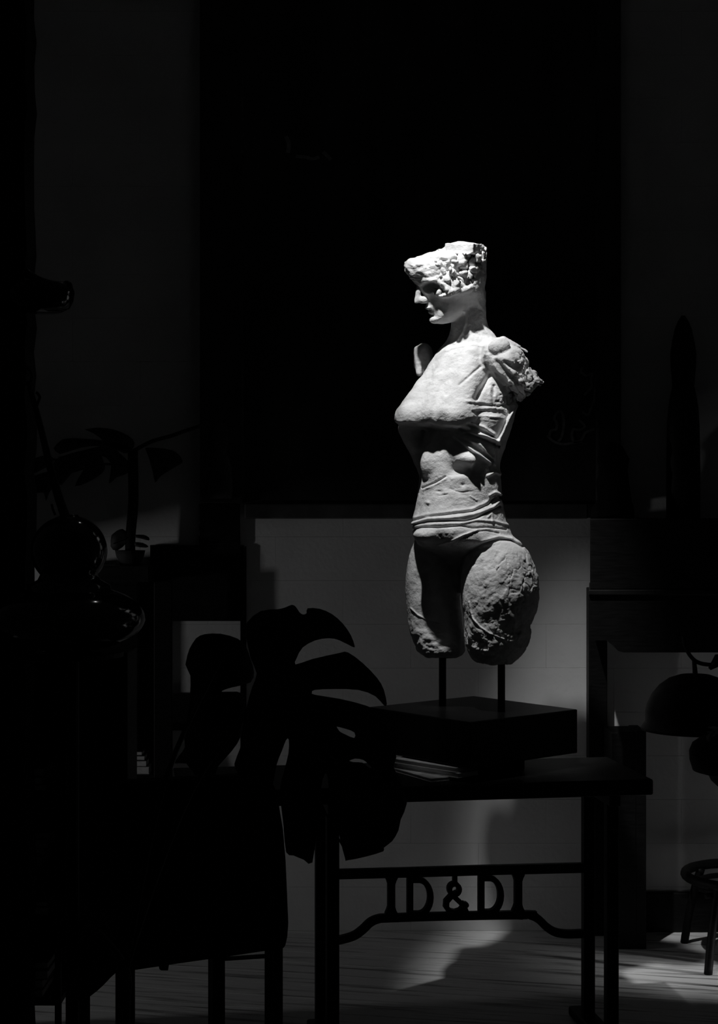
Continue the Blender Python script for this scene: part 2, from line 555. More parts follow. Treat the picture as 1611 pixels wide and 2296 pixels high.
def poly2(x, y, P):
    """signed distance to a polygon"""
    P = np.array(P, f32)
    d = np.full(x.shape, 1e12, f32)
    s = np.ones(x.shape, f32)
    n = len(P)
    for i in range(n):
        a, b = P[i], P[i - 1]
        ex, ey = b - a
        wx, wy = x - a[0], y - a[1]
        t = np.clip((wx * ex + wy * ey) / (ex * ex + ey * ey + 1e-9), 0, 1)
        d = np.minimum(d, (wx - ex * t) ** 2 + (wy - ey * t) ** 2)
        c1, c2, c3 = y >= a[1], y < b[1], ex * wy > ey * wx
        s = np.where((c1 & c2 & c3) | (~c1 & ~c2 & ~c3), -s, s)
    return s * np.sqrt(d)
def hsh(ix, iy, iz, seed):
    h = (ix.astype(np.uint32) * np.uint32(374761393) + iy.astype(np.uint32) * np.uint32(668265263)
         + iz.astype(np.uint32) * np.uint32(2147483647 - 58) + np.uint32(seed * 974711 + 17))
    h = (h ^ (h >> np.uint32(13))) * np.uint32(1274126177)
    h = h ^ (h >> np.uint32(16))
    return (h & np.uint32(0xFFFFFF)).astype(f32) / f32(0xFFFFFF)
def vnoise(p, scale, seed=0, st=(1, 1, 1)):
    q = [p[0] * st[0] / scale + 100, p[1] * st[1] / scale + 100, p[2] * st[2] / scale + 100]
    i = [np.floor(a).astype(np.int32) for a in q]
    t = [a - b for a, b in zip(q, i)]
    t = [a * a * a * (a * (a * 6 - 15) + 10) for a in t]
    r = 0
    for dx in (0, 1):
        wx = t[0] if dx else 1 - t[0]
        for dy in (0, 1):
            wy = t[1] if dy else 1 - t[1]
            for dz in (0, 1):
                wz = t[2] if dz else 1 - t[2]
                r = r + hsh(i[0] + dx, i[1] + dy, i[2] + dz, seed) * (wx * wy * wz)
    return (r * 2 - 1).astype(f32)
def fbm(p, scale, seed=0, oct=3, st=(1, 1, 1)):
    r, a = 0, 1.0
    for k in range(oct):
        r = r + a * vnoise(p, scale / 2 ** k, seed + k, st)
        a *= .5
    return r
def worley(p, scale, seed=0, st=(1, 1, 1)):
    q = [p[0] * st[0] / scale + 100, p[1] * st[1] / scale + 100, p[2] * st[2] / scale + 100]
    i = [np.floor(a).astype(np.int32) for a in q]
    f1 = np.full(p[0].shape, 9, f32); f2 = f1.copy(); idv = np.zeros(p[0].shape, f32)
    for dx in (-1, 0, 1):
        for dy in (-1, 0, 1):
            for dz in (-1, 0, 1):
                a, b, c = i[0] + dx, i[1] + dy, i[2] + dz
                d = ((q[0] - a - hsh(a, b, c, seed)) ** 2 + (q[1] - b - hsh(a, b, c, seed + 1)) ** 2
                     + (q[2] - c - hsh(a, b, c, seed + 2)) ** 2)
                n = d < f1
                f2 = np.where(n, f1, np.minimum(f2, d))
                idv = np.where(n, hsh(a, b, c, seed + 3), idv)
                f1 = np.where(n, d, f1)
    return np.sqrt(f1), np.sqrt(f2), idv
def blob(p, x, y, rx, ry, rot=0.0):
    """soft 2-D mask in the picture-facing plane of the figure"""
    dx, dy = p[0] - x, p[1] - y
    if rot:
        c, s = math.cos(math.radians(rot)), math.sin(math.radians(rot))
        dx, dy = dx * c + dy * s, -dx * s + dy * c
    return np.exp(-((dx / rx) ** 2 + (dy / ry) ** 2))
def seg2(p, pts):
    d = np.full(p[0].shape, 1e9, f32)
    for (x0, y0), (x1, y1) in zip(pts[:-1], pts[1:]):
        ex, ey = x1 - x0, y1 - y0
        t = np.clip(((p[0] - x0) * ex + (p[1] - y0) * ey) / (ex * ex + ey * ey), 0, 1)
        d = np.minimum(d, (p[0] - x0 - ex * t) ** 2 + (p[1] - y0 - ey * t) ** 2)
    return d

#STATUE_DATA
HEADP = [(912, 588), (908, 597), (911, 606), (918, 615), (926, 628), (934, 638), (944, 648), (951, 662), (955, 674),
         (957, 684), (957, 691), (962, 698), (966, 705), (968, 712), (967, 719), (975, 725), (992, 727), (1014, 723),
         (1036, 708), (1050, 694), (1062, 700), (1084, 700), (1085, 650), (1088, 600), (1088, 570), (1079, 550), (1062, 544), (1030, 540),
         (1011, 545), (1001, 556), (972, 566), (946, 575), (924, 581)]
FOLDS = [  # polyline, height (+ ridge, - groove), width
    ([(924, 1174), (959, 1163), (1009, 1161), (1036, 1158), (1071, 1151), (1108, 1137), (1129, 1118)], 4.5, 3.6),
    ([(922, 1180), (940, 1173), (959, 1169), (1009, 1167), (1044, 1168), (1069, 1161), (1096, 1148), (1121, 1136)], -5, 2.0),
    ([(924, 1168), (959, 1160), (1009, 1153), (1059, 1147), (1096, 1131), (1108, 1118)], -3, 1.7),
    ([(930, 1160), (959, 1153), (1009, 1147), (1059, 1141), (1092, 1126), (1104, 1114)], 2.2, 2.8),
    ([(924, 1188), (947, 1182), (984, 1183), (1034, 1179), (1059, 1184), (1096, 1182), (1135, 1187)], -4.5, 1.9),
    ([(926, 1180), (960, 1176), (1034, 1173), (1071, 1166), (1108, 1168), (1142, 1177)], 2.5, 2.6),
    ([(982, 1223), (1009, 1215), (1039, 1200), (1071, 1189)], 3.2, 2),
    ([(1030, 1285), (1033, 1266), (1039, 1250), (1059, 1233), (1083, 1219), (1121, 1209), (1145, 1212), (1172, 1226)], -7, 3.2),
    ([(1083, 1214), (1121, 1203), (1148, 1207)], 3, 4),
    ([(948, 1094), (977, 1082), (999, 1069)], -4, 1.8),
    ([(950, 1098), (979, 1086), (1001, 1073)], 1.5, 2.5),
    ([(1040, 968), (1066, 972), (1094, 978), (1122, 991)], 6.5, 3),
    ([(1020, 978), (1030, 988), (1044, 997), (1062, 1010), (1081, 1023), (1102, 1038)], 8, 3.6),
    ([(1044, 983), (1077, 998), (1104, 1026)], 4.5, 3),
    ([(1034, 962), (1066, 980), (1092, 990), (1118, 1000)], -7, 4),
    ([(1050, 952), (1077, 964), (1104, 978)], -6, 3.2),
    ([(1060, 950), (1085, 957), (1110, 975)], 4, 3),
    ([(1050, 992), (1072, 1006), (1104, 1030)], -5, 3),
    ([(1159, 910), (1147, 932), (1138, 952), (1130, 970), (1120, 990)], 9, 4),
    ([(1114, 996), (1111, 1015), (1111, 1042)], 5, 3),
    ([(1096, 1066), (1112, 1058), (1122, 1062)], 5, 4),
    ([(1100, 1110), (1112, 1104), (1124, 1108)], 5, 3),
    ([(1104, 1122), (1118, 1114), (1128, 1120)], -7, 5),
    ([(1052, 1350), (1055, 1370), (1060, 1387), (1076, 1405), (1098, 1420), (1131, 1433)], 3, 1.7),
    ([(921, 1364), (937, 1379), (959, 1390), (984, 1396)], 3, 1.7),
    ([(1077, 823), (1060, 838), (1031, 863)], -3, 3),
    ([(1098, 841), (1088, 860), (1077, 876), (1068, 893)], -10, 6),
    ([(1045, 899), (1080, 901), (1110, 906)], 1.2, 3), ([(1050, 906), (1085, 908), (1120, 911)], -1.5, 3), ([(992, 862), (976, 900), (968, 950)], -3.2, 8),
    ([(1060, 918), (1100, 915), (1140, 918)], 1.4, 3), ([(1060, 925), (1090, 923), (1135, 928)], -1.5, 3), ([(1050, 935), (1090, 932), (1130, 938)], 1.2, 3),
    ([(1100, 870), (1099, 885), (1102, 900)], 3, 4), ([(1108, 865), (1108, 885)], -3, 3),
    ([(1000, 786), (1020, 778), (1060, 772), (1085, 776)], 2, 3),
    ([(1043, 700), (1043, 725), (1036, 745), (1020, 770)], 3.5, 4),
    ([(1060, 1194), (1090, 1190), (1120, 1196)], -2, 1.6), ([(1095, 1160), (1104, 1150), (1106, 1172)], 2, 2), ([(985, 1112), (1005, 1108)], -1.5, 1.6),
    ([(1010, 1096), (1030, 1104), (1060, 1102)], -1.4, 1.6), ([(1055, 1112), (1070, 1122)], 2, 1.8), 
    ([(1048, 757), (1062, 745), (1075, 752)], -2, 3), ([(1090, 770), (1083, 800), (1086, 825)], 4, 5),
]
EYEC = (957, 645, -80)

def figure_sdf(p, fine=True):
    x, y, d = p
    # -- torso
    torso = loft(p, [(752, 1060, 0, 44, 38), (770, 1060, 2, 58, 46), (785, 1058, 4, 76, 52), (805, 1057, 5, 92, 60), (840, 1057, 6, 108, 74),
                     (900, 1054, 2, 114, 84), (950, 1050, -2, 110, 86), (1000, 1041, -8, 98, 88), (1040, 1034, -12, 88, 88),
                     (1080, 1032, -12, 95, 88), (1130, 1031, -12, 100, 94), (1170, 1032, -12, 108, 104), (1198, 1038, -12, 112, 110),
                     (1215, 1046, -8, 115, 106), (1235, 1056, 6, 118, 82), (1262, 1066, 24, 112, 56), (1330, 1070, 36, 95, 40)], 40)
    # -- bust: two cones cut underneath, bridged by the cloth
    far_b = smin(cone(p, (1004, 802, 0), (962, 878, -24), 26, 33), cone(p, (962, 878, -24), (927, 937, -50), 33, 42), 12)
    near_b = cone(p, (1058, 806, -50), (1028, 928, -96), 36, 43)
    bust = smin(far_b, near_b, 30)
    bust = smin(bust, cone(p, (1022, 806, -28), (976, 928, -74), 36, 37), 20)
    l, f = frame(p, (1053, 0, 5), 40)
    under = (y - 947 - 0.3 * np.clip(150 - f, 0, 200)) * 0.95
    bust = smax(bust, under, 2.5)
    s = smin(torso, bust, 14)
    # shadowed flank under the far breast
    s = smin(s, cone(p, (917, 962, -8), (956, 1055, 18), 24, 16), 16)
    # -- ribs and belly
    s = smin(s, ell(p, (960, 1032, -58), (16, 30, 13), 40, 6), 22)
    s = smin(s, ell(p, (1036, 1028, -94), (40, 18, 13), 40, 8), 20)
    s = smax(s, -ell(p, (1036, 1053, -112), (32, 14, 16), 40), 14)
    s = smax(s, -ell(p, (1000, 1036, -108), (13, 32, 16), 40), 14)
    s = smin(s, ell(p, (957, 1200, -76), (34, 15, 22), 40), 12)
    # -- hips, thighs
    near_t = loft(p, [(1205, 1116, -42, 42, 50), (1235, 1118, -44, 66, 70), (1270, 1120, -46, 80, 84), (1310, 1122, -46, 88, 92), (1350, 1122, -46, 86, 92),
                      (1400, 1117, -44, 74, 84), (1440, 1116, -42, 70, 78), (1470, 1112, -40, 56, 66), (1488, 1110, -40, 40, 50)], 15, 10)
    far_t = loft(p, [(1205, 972, 40, 40, 40), (1240, 970, 46, 50, 50), (1290, 970, 50, 59, 58), (1340, 971, 50, 60, 62),
                     (1400, 977, 46, 60, 62), (1440, 985, 40, 57, 60), (1462, 990, 34, 50, 54), (1474, 992, 32, 42, 44)], 15, 10)
    butt = ell(p, (1100, 1290, 60), (80, 70, 60), 40)
    hips = smin(near_t, butt, 30)
    s = smin(s, far_t, 9)
    s = smin(s, hips, 7)
    # -- neck
    neck = loft(p, [(650, 1056, 0, 36, 34), (690, 1054, 0, 38, 35), (715, 1052, -2, 41, 38), (735, 1054, -3, 44, 42), (752, 1060, -3, 54, 48), (780, 1062, 0, 80, 54)], 40, 4)
    s = smin(s, neck, 12)
    # -- shoulders
    arm = smin(cone(p, (1118, 796, -72), (1142, 815, -84), 36, 38), cone(p, (1142, 815, -84), (1182, 866, -78), 36, 34), 14)
    arm = smax(arm, ((y - 858) * 0.75 - (1170 - x) * 0.66 - 28), 3)
    arm = smin(arm, cone(p, (1186, 850, -78), (1224, 857, -66), 16, 3), 8)
    arm = smin(arm, cone(p, (1128, 768, -62), (1187, 787, -52), 14, 2.5), 8)
    arm = smin(arm, ell(p, (1120, 777, -104), (25, 20, 13), 10, -10), 4)
    arm = smax(arm, -cone(p, (1104, 836, -100), (1162, 896, -100), 13, 18), 3)
    arm = smax(arm, -cone(p, (1108, 809, -118), (1158, 868, -122), 9, 17), 2.5)
    arm = smax(arm, -cone(p, (1114, 808, -126), (1146, 822, -126), 9, 10), 4)
    arm = smax(arm, -ell(p, (1160, 823, -108), (13, 14, 18), 0, 30), 3)
    arm = smax(arm, -ell(p, (1206, 878, -88), (18, 11, 22), 0, -25), 3)
    s = smin(s, arm, 9)
    far_s = smin(ell(p, (950, 802, 74), (21, 33, 28), 20, 6), cone(p, (950, 822, 78), (975, 850, 60), 16, 24), 10)
    far_s = smin(far_s, cone(p, (938, 785, 66), (940, 838, 40), 9, 6), 5)
    far_s = smax(far_s, -ell(p, (962, 806, 40), (12, 26, 16), 20, 8), 4)
    s = smin(s, far_s, 8)
    # -- head
    hx = (1015 - x) / 0.95 * 0.95
    hl = (x - 1015) * 0.31 - (d + 25) * 0.95
    hf = -(x - 1015) * 0.95 - (d + 25) * 0.31
    e = -poly2(1015 - hf / 1.051, y, HEADP)
    hm = spl(y, [540, 560, 600, 640, 655, 668, 690, 708, 726], [44, 52, 60, 63, 60, 49, 39, 33, 28]) * np.clip(1.14 - 0.0074 * np.clip(hf, 0, 200), .3, 1.0) * np.clip(1 - .0045 * np.clip(-hf - 22, 0, 90), .6, 1)
    R = spl(y, [540, 570, 600, 625, 660, 700, 726], [16, 18, 24, 36, 42, 32, 24])
    q = np.clip(R - e, 0, 1e6) / R
    head = (np.sqrt(q * q + (hl / hm) ** 2) - 1) * np.minimum(R, hm)
    def md(xx): return -25 + (xx - 1015) * 0.326
    head = smin(head, ell(p, (962, 627, -66), (30, 9, 15), 60), 6)
    head = smin(head, ell(p, (992, 657, -74), (30, 10, 12), 40, 8), 8)
    head = smax(head, -ell(p, EYEC, (25, 12.5, 36), 40, -6), 2)
    head = smax(head, -ell(p, (938, 644, -40), (9, 8, 12), 70), 3)
    head = smin(head, ell(p, (1050, 645, -80), (13, 10, 13), 20, -10), 4)
    nose = smin(cone(p, (940, 644, md(940)), (937, 673, md(937)), 5, 7), ell(p, (950, 673, md(950) - 5), (9, 9, 12), 70), 5)
    nose = smin(nose, cone(p, (937, 670, md(937)), (934, 678, md(934)), 6, 5), 3)
    nose = smax(nose, (y - 681 + (x - 931) * 0.02), 1.5)
    head = smin(head, nose, 3)
    head = smin(head, ell(p, (961, 690, md(961)), (13, 4.2, 7), 72), 2)
    head = smin(head, ell(p, (969, 700, md(969)), (12, 4.2, 7), 72), 2)
    head = smin(head, ell(p, (976, 716, md(976)), (17, 9, 12), 72), 4)
    head = smax(head, -ell(p, (959, 696, md(959)), (15, 2.0, 8), 72), 1.5)
    head = smax(head, -ell(p, (965, 708.5, md(965) - 4), (16, 3.2, 8), 72), 3)
    head = smax(head, -ell(p, (954, 686, md(954) - 3), (12, 3, 5), 72), 3)
    head = smax(head, -ell(p, (988, 692, -74), (20, 15, 9), 40, -15), 8)
    # broken crown plate and lumps of hair
    l2, f2 = frame(p, (1040, 0, -56), 25)
    yy = y - (557 + (x - 1040) * 0.02)
    bx = np.maximum(np.maximum(np.abs(l2) - 35, np.abs(yy) - 11), np.abs(f2) - 24)
    head = smin(head, bx, 4)
    if fine:
        hairm = np.clip((x - 985 + (y - 600) * 0.35) / 26, 0, 1) * np.clip((664 - y) / 10, 0, 1) * np.clip((y - 545 - 20 * (x < 1078)) / 10, 0, 1) * np.clip((1080 - x + (600 - y) * .5) / 14, 0, 1)
        sel = hairm > 0.01
        if sel.any():
            ps = (x[sel], y[sel], d[sel])
            qs = (ps[0] + 5 * vnoise(ps, 18, 61), ps[1] + 5 * vnoise(ps, 18, 63), ps[2])
            w1, w2, wid = worley(qs, 17, 5, (1.1, .95, 1))
            gap = np.exp(-((w2 - w1) / .16) ** 2) * np.clip(.55 + 1.6 * vnoise(ps, 30, 67), 0, 1.2)
            head[sel] += hairm[sel] * (7 * (w1 / 0.75) ** 2 - 6.5 + 15 * gap - 6 * (wid - .5) + 2.5 * vnoise(ps, 10, 9))
        brow = np.clip((640 - y) / 16, 0, 1) * np.clip((1010 - x) / 20, 0, 1)
        head = head - brow * (2.6 * fbm(p, 10, 31, 3, (.5, 1.2, 1)) + 1.5 * vnoise(p, 26, 37))
    s = smin(s, head, 6)
    if fine:
        # -- folds of the cloth, on the side towards the light
        near = np.clip((40 - d) / 30, 0, 1)
        disp = np.zeros_like(s)
        for pts, h, w in FOLDS:
            xs = [a for a, b in pts]; ys = [b for a, b in pts]
            m = 4 * w
            sel = (x > min(xs) - m) & (x < max(xs) + m) & (y > min(ys) - m) & (y < max(ys) + m)
            if sel.any():
                q2 = seg2((x[sel], y[sel]), pts)
                disp[sel] += h * np.exp(-q2 / (w * w))
        disp -= 5 * blob(p, 1039, 1087, 5, 4) + 2 * blob(p, 985, 1102, 8, 2)
        disp += 4 * blob(p, 959, 1127, 5, 4)
        s = s - disp * near
        # -- skin of the clay
        n1 = fbm(p, 26, 3, 4)
        s = s - 1.0 * n1 - 0.35 * fbm(p, 6, 83, 2, (.6, 1.2, 1))
        belly = blob(p, 1050, 1095, 75, 45) * near
        s = s - belly * 1.5 * fbm(p, 18, 41, 3, (0.45, 1.3, 1))
        side = blob(p, 1110, 925, 60, 40)
        s = s - side * 1.6 * fbm(p, 18, 47, 3, (0.4, 1.4, 1))
        th = np.clip((x - 1045) / 45, 0, 1) * np.clip((y - 1225) / 25, 0, 1)
        low_ = np.clip((y - 1385) / 50, 0, 1)
        sel = th > 0.02
        if sel.any():
            ps = (x[sel], y[sel], d[sel])
            w1, w2, wid = worley((ps[0] + 10 * vnoise(ps, 20, 71), ps[1] + 10 * vnoise(ps, 20, 73), ps[2]), 24, 15, (1.2, .75, 1))
            edge = np.exp(-((w2 - w1) / 0.07) ** 2)
            gate = np.clip(vnoise(ps, 45, 77) * 2.2 + .35 + (ps[0] - 1120) / 120, 0, 1)
            s[sel] -= th[sel] * (2.6 * fbm(ps, 24, 19, 4) - 2.4 * edge * gate + 1.5 * (wid - .5))
        s = s - low_ * 2.6 * fbm(p, 17, 23, 3, (0.8, 1.2, 1))
        am = np.clip((x - 1092) / 16, 0, 1) * np.clip((925 - y) / 15, 0, 1) * np.clip((y - 752) / 8, 0, 1)
        lowarm = np.clip((x - 1135 + (y - 840) * .4) / 25, 0, 1)
        sel = am > 0.02
        if sel.any():
            ps = (x[sel], y[sel], d[sel])
            w1, w2, wid = worley(ps, 20, 25)
            s[sel] -= am[sel] * (0.35 + 3.2 * lowarm[sel]) * (1.2 * fbm(ps, 15, 27, 3) + 1.2 * (wid - .5) - 1.2 * np.exp(-((w2 - w1) / .08) ** 2))
        s = s - 2.2 * blob(p, 948, 805, 24, 36) * np.clip((985 - x) / 10, 0, 1) * fbm(p, 18, 57, 3)
        nb = blob(p, 1072, 752, 30, 26)
        s = s - nb * 1.6 * fbm(p, 14, 51, 3)
    return s

def surface_nets(lo, hi, st):
    B = 8
    n = [int(math.ceil((hi[i] - lo[i]) / st / B)) * B for i in range(3)]
    V = np.empty(n, f32)
    nb = [k // B for k in n]
    cen = [lo[i] + (np.arange(nb[i]) + .5) * B * st for i in range(3)]
    G = np.meshgrid(*cen, indexing='ij')
    P = tuple(g.ravel().astype(f32) for g in G)
    c = figure_sdf(P, False)
    near = np.abs(c) < B * st * 0.87 * 1.15 + 13
    V.reshape(nb[0], B, nb[1], B, nb[2], B)[:] = c.reshape(nb)[:, None, :, None, :, None]
    idx = np.nonzero(near)[0]
    bi = np.stack(np.unravel_index(idx, nb), 1)
    oi = np.stack(np.meshgrid(*[np.arange(B)] * 3, indexing='ij'), -1).reshape(-1, 3)
    for a in range(0, len(bi), 900):
        g = (bi[a:a + 900, None, :] * B + oi[None]).reshape(-1, 3)
        p = tuple((lo[i] + g[:, i] * st).astype(f32) for i in range(3))
        V[g[:, 0], g[:, 1], g[:, 2]] = figure_sdf(p, True)
    neg = V < 0
    cnt = np.zeros([k - 1 for k in n], np.uint8)
    sl = [slice(0, -1), slice(1, None)]
    for i in (0, 1):
        for j in (0, 1):
            for k in (0, 1):
                cnt += neg[sl[i], sl[j], sl[k]]
    act = np.nonzero(((cnt > 0) & (cnt < 8)).ravel())[0]
    dims = cnt.shape
    ci = np.stack(np.unravel_index(act, dims), 1)
    off = [(i, j, k) for i in (0, 1) for j in (0, 1) for k in (0, 1)]
    cv = np.stack([V[ci[:, 0] + o[0], ci[:, 1] + o[1], ci[:, 2] + o[2]] for o in off], 1)
    acc = np.zeros((len(ci), 3)); num = np.zeros(len(ci))
    for a in range(8):
        for b in range(a + 1, 8):
            if sum(abs(off[a][t] - off[b][t]) for t in range(3)) != 1: continue
            va, vb = cv[:, a], cv[:, b]
            m = (va < 0) != (vb < 0)
            t = np.where(m, va / np.where(m, va - vb, 1), 0)
            pt = np.array(off[a])[None] + t[:, None] * (np.array(off[b]) - np.array(off[a]))[None]
            acc += pt * m[:, None]; num += m
    verts = (ci + acc / num[:, None]) * st + np.array(lo)[None]
    quads = []
    strd = (dims[1] * dims[2], dims[2], 1)
    for ax in range(3):
        u, v = [(1, 2), (2, 0), (0, 1)][ax]
        a_ = [slice(None)] * 3; b_ = [slice(None)] * 3
        a_[ax] = slice(0, -1); b_[ax] = slice(1, None)
        cross = neg[tuple(a_)] != neg[tuple(b_)]
        e = np.stack(np.nonzero(cross), 1)
        e = e[(e[:, u] > 0) & (e[:, v] > 0) & (e[:, u] < n[u] - 1) & (e[:, v] < n[v] - 1)]
        base = e[:, 0] * strd[0] + e[:, 1] * strd[1] + e[:, 2] * strd[2]
        ids = np.stack([base - strd[u] - strd[v], base - strd[v], base, base - strd[u]], 1)
        flip = neg[e[:, 0], e[:, 1], e[:, 2]]
        ids[~flip] = ids[~flip][:, ::-1]
        quads.append(np.searchsorted(act, ids))
    return verts, np.concatenate(quads)

vv, qq = surface_nets((868, 530, -200), (1240, 1500, 150), 1.6)
# keep the main body only (drop loose crumbs)
par = np.arange(len(vv))
for _ in range(60):
    m = par[qq].min(1)
    old = par.copy()
    for k in range(4):
        np.minimum.at(par, par[qq[:, k]], m)
    par = par[par]; par = par[par]
    if (old == par).all(): break
root = np.bincount(par).argmax()
keep = par == root
remap = np.cumsum(keep) - 1
qq = remap[qq[keep[qq[:, 0]]]]
vv = vv[keep]
Yv = SY + vv[:, 2] * SS
wv = np.stack([(vv[:, 0] - CX) * Yv / F, Yv, H - (vv[:, 1] - CY) * Yv / F], 1) - np.array(sc.location)[None]
me = bpy.data.meshes.new('figure')
me.vertices.add(len(wv)); me.vertices.foreach_set('co', wv.astype(f32).ravel())
me.loops.add(len(qq) * 4); me.loops.foreach_set('vertex_index', qq.astype(np.int32).ravel())
me.polygons.add(len(qq))
me.polygons.foreach_set('loop_start', np.arange(0, len(qq) * 4, 4, dtype=np.int32))
me.update(calc_edges=True)
me.polygons.foreach_set('use_smooth', [True] * len(qq))
me.validate()
me.materials.append(M['clay'])
fig = bpy.data.objects.new('figure', me)
COL.objects.link(fig)
fig.parent = sc
bmt = bmesh.new(); bmt.from_mesh(me); vol = bmt.calc_volume(signed=True); bmt.free()
if vol < 0:
    me.flip_normals()
print('figure', len(wv), 'verts', len(qq), 'quads', 'vol', vol)

# ------------------------------------------------------------------ books under the edge of the stone block
bdir = Vector((-0.68, 0.733, 0)).normalized()
bper = Vector((bdir.y, -bdir.x, 0))
def book(label, corner, z, L, Wd, T, rot, cover, group='books on the table'):
    r = Matrix.Rotation(math.radians(rot), 3, 'Z')
    u, v = r @ bdir, r @ bper
    m = Matrix(((u.x, v.x, 0, corner[0]), (u.y, v.y, 0, corner[1]), (0, 0, 1, z), (0, 0, 0, 1)))
    t = empty('book', (corner[0], corner[1], z), label=label, cat='book', group=group)
    c = .0022
    MB().box((.002, .003, c), (L - .002, Wd - .002, T - c), m).build('page_block', M['page'], t)
    MB().box((0, 0, T - c), (L, Wd, T), m).build('cover', cover, t, bevel=.0006)
    MB().box((0, 0, 0), (L, Wd, c), m).build('cover', cover, t, bevel=.0006)
    MB().box((L - .002, 0, c), (L, Wd, T - c), m).build('spine', cover, t)
    return t
book('thin pale book at the bottom of the stack before the black stone block', (0.190, 4.118, 0), TZ + .0005, .20, .07, .010, -14, M['cover'])
book('grey book in the middle of the stack before the black stone block', (0.262, 4.118, 0), TZ + .011, .235, .08, .013, 0, M['cover'])
book('bright edged book on top of the stack before the black stone block', (0.256, 4.124, 0), TZ + .0245, .235, .075, .013, 2, M['cover'])

# ------------------------------------------------------------------ chair seen from behind
A = Vector((-0.537, 3.60, 0)); Bv = Vector((-0.195, 3.795, 0))
ch = empty('upholstered_chair', ((A.x + Bv.x) / 2 - .09, (A.y + Bv.y) / 2 + .15, 0), label='black upholstered chair with a tall square back, seen from behind at lower left', cat='chair')
wvec = (Bv - A); wl_ = wvec.length; wvec.normalize()
dvec = Vector((-wvec.y, wvec.x, 0))
cang = math.degrees(math.atan2(wvec.y, wvec.x))
cm = yawm(A, cang)
def CM(px, py, off=0.0):
    q = (px - CX) / F
    # ray-plane intersection with the chair-back plane
    n = dvec
    t = (A + n * off).dot(n) / (q * n.x + n.y)
    return W(px, py, t)
# back: soft slab with rounded top corners and slightly bowed right edge
ol = [(262, 1775), (272, 1758), (300, 1752), (420, 1745), (560, 1738), (600, 1742), (618, 1760), (628, 1800), (638, 1860), (644, 1930), (647, 2000),
      (650, 2070), (648, 2100), (642, 2128), (600, 2134), (520, 2146), (400, 2163), (300, 2178), (262, 2176), (258, 2100), (258, 1900)]
mb = MB()
mb.prism([CM(a, b) for a, b in ol], dvec * .045)
mb.build('backrest', M['fabric'], ch, bevel=.010, seg=3)
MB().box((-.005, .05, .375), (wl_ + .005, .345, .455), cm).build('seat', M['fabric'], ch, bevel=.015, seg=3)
for (u, v, zt) in ((.004, .02, .41), (wl_ - .004, .02, .80), (wl_ - .012, .338, .40), (.012, .338, .40)):
    MB().box((u - .0175, v - .0175, 0), (u + .0175, v + .0175, zt if zt < .5 else .42), cm).build('leg', M['black_wood'], ch, bevel=.003)
MB().tube([cm @ Vector((wl_ - .012, .02, .372)), cm @ Vector((wl_ - .012, .338, .284))], .0055, 8).build('stretcher', M['black_wood'], ch)
mb = MB().prism([CM(a, b, .012) for a, b in ((352, 2160), (360, 2168), (362, 2176), (377, 2176), (380, 2158))], dvec * .012)
mb.build('seat_tab', M['fabric'], ch)

# ------------------------------------------------------------------ leaves
def leaf_mesh(outline, holes, Yf, mid, thick=.0012, step=13, cup=None):
    pts = []; edges = []
    def ring(r):
        r = [(p.x, p.y) for p in crom([(a, b, 0) for a, b in r] + [(r[0][0], r[0][1], 0)], 2)][:-1]
        n0 = len(pts)
        for q in r: pts.append(Vector(q))
        for i in range(len(r)): edges.append((n0 + i, n0 + (i + 1) % len(r)))
        return r
    o = ring(outline)
    hs = [ring(h) for h in holes]
    def inside(q, R):
        c = False
        for i in range(len(R)):
            (x0, y0), (x1, y1) = R[i], R[i - 1]
            if (y0 > q[1]) != (y1 > q[1]) and q[0] < (x1 - x0) * (q[1] - y0) / (y1 - y0) + x0: c = not c
        return c
    xs = [p[0] for p in o]; ys = [p[1] for p in o]
    x = min(xs)
    while x < max(xs):
        y = min(ys)
        while y < max(ys):
            q = (x + random.uniform(-2, 2), y + random.uniform(-2, 2))
            if inside(q, o) and not any(inside(q, h) for h in hs): pts.append(Vector(q))
            y += step
        x += step
    v, e, f, _, _, _ = delaunay_2d_cdt(pts, edges, [], 0, 1e-3)
    mb = MB()
    P3 = [W(p.x, p.y, Yf(p.x, p.y)) for p in v]
    fs = []
    for t in f:
        c = sum((Vector(v[i]) for i in t), Vector((0, 0))) / len(t)
        if inside((c.x, c.y), o) and not any(inside((c.x, c.y), h) for h in hs): fs.append(tuple(t))
    # front and back skins
    n = len(P3)
    mb.v = [tuple(p) for p in P3] + [tuple(p + Vector((0, thick, 0))) for p in P3]
    mb.f = fs + [tuple(i + n for i in reversed(t)) for t in fs]
    cnt = {}
    for t in fs:
        for i in range(len(t)):
            a, b = t[i], t[(i + 1) % len(t)]
            cnt[(a, b)] = cnt.get((a, b), 0) + 1
    for (a, b) in list(cnt):
        if (b, a) not in cnt: mb.f.append((a, b, b + n, a + n))
    return mb
def rib(parent, pts, Yf, r0, r1, m):
    c = crom([W(a, b, Yf(a, b) - .002) for a, b in pts], 5)
    n = len(c)
    return MB().tube(c, [r0 + (r1 - r0) * i / (n - 1) for i in range(n)], 6).build('midrib', m, parent, smooth=True)

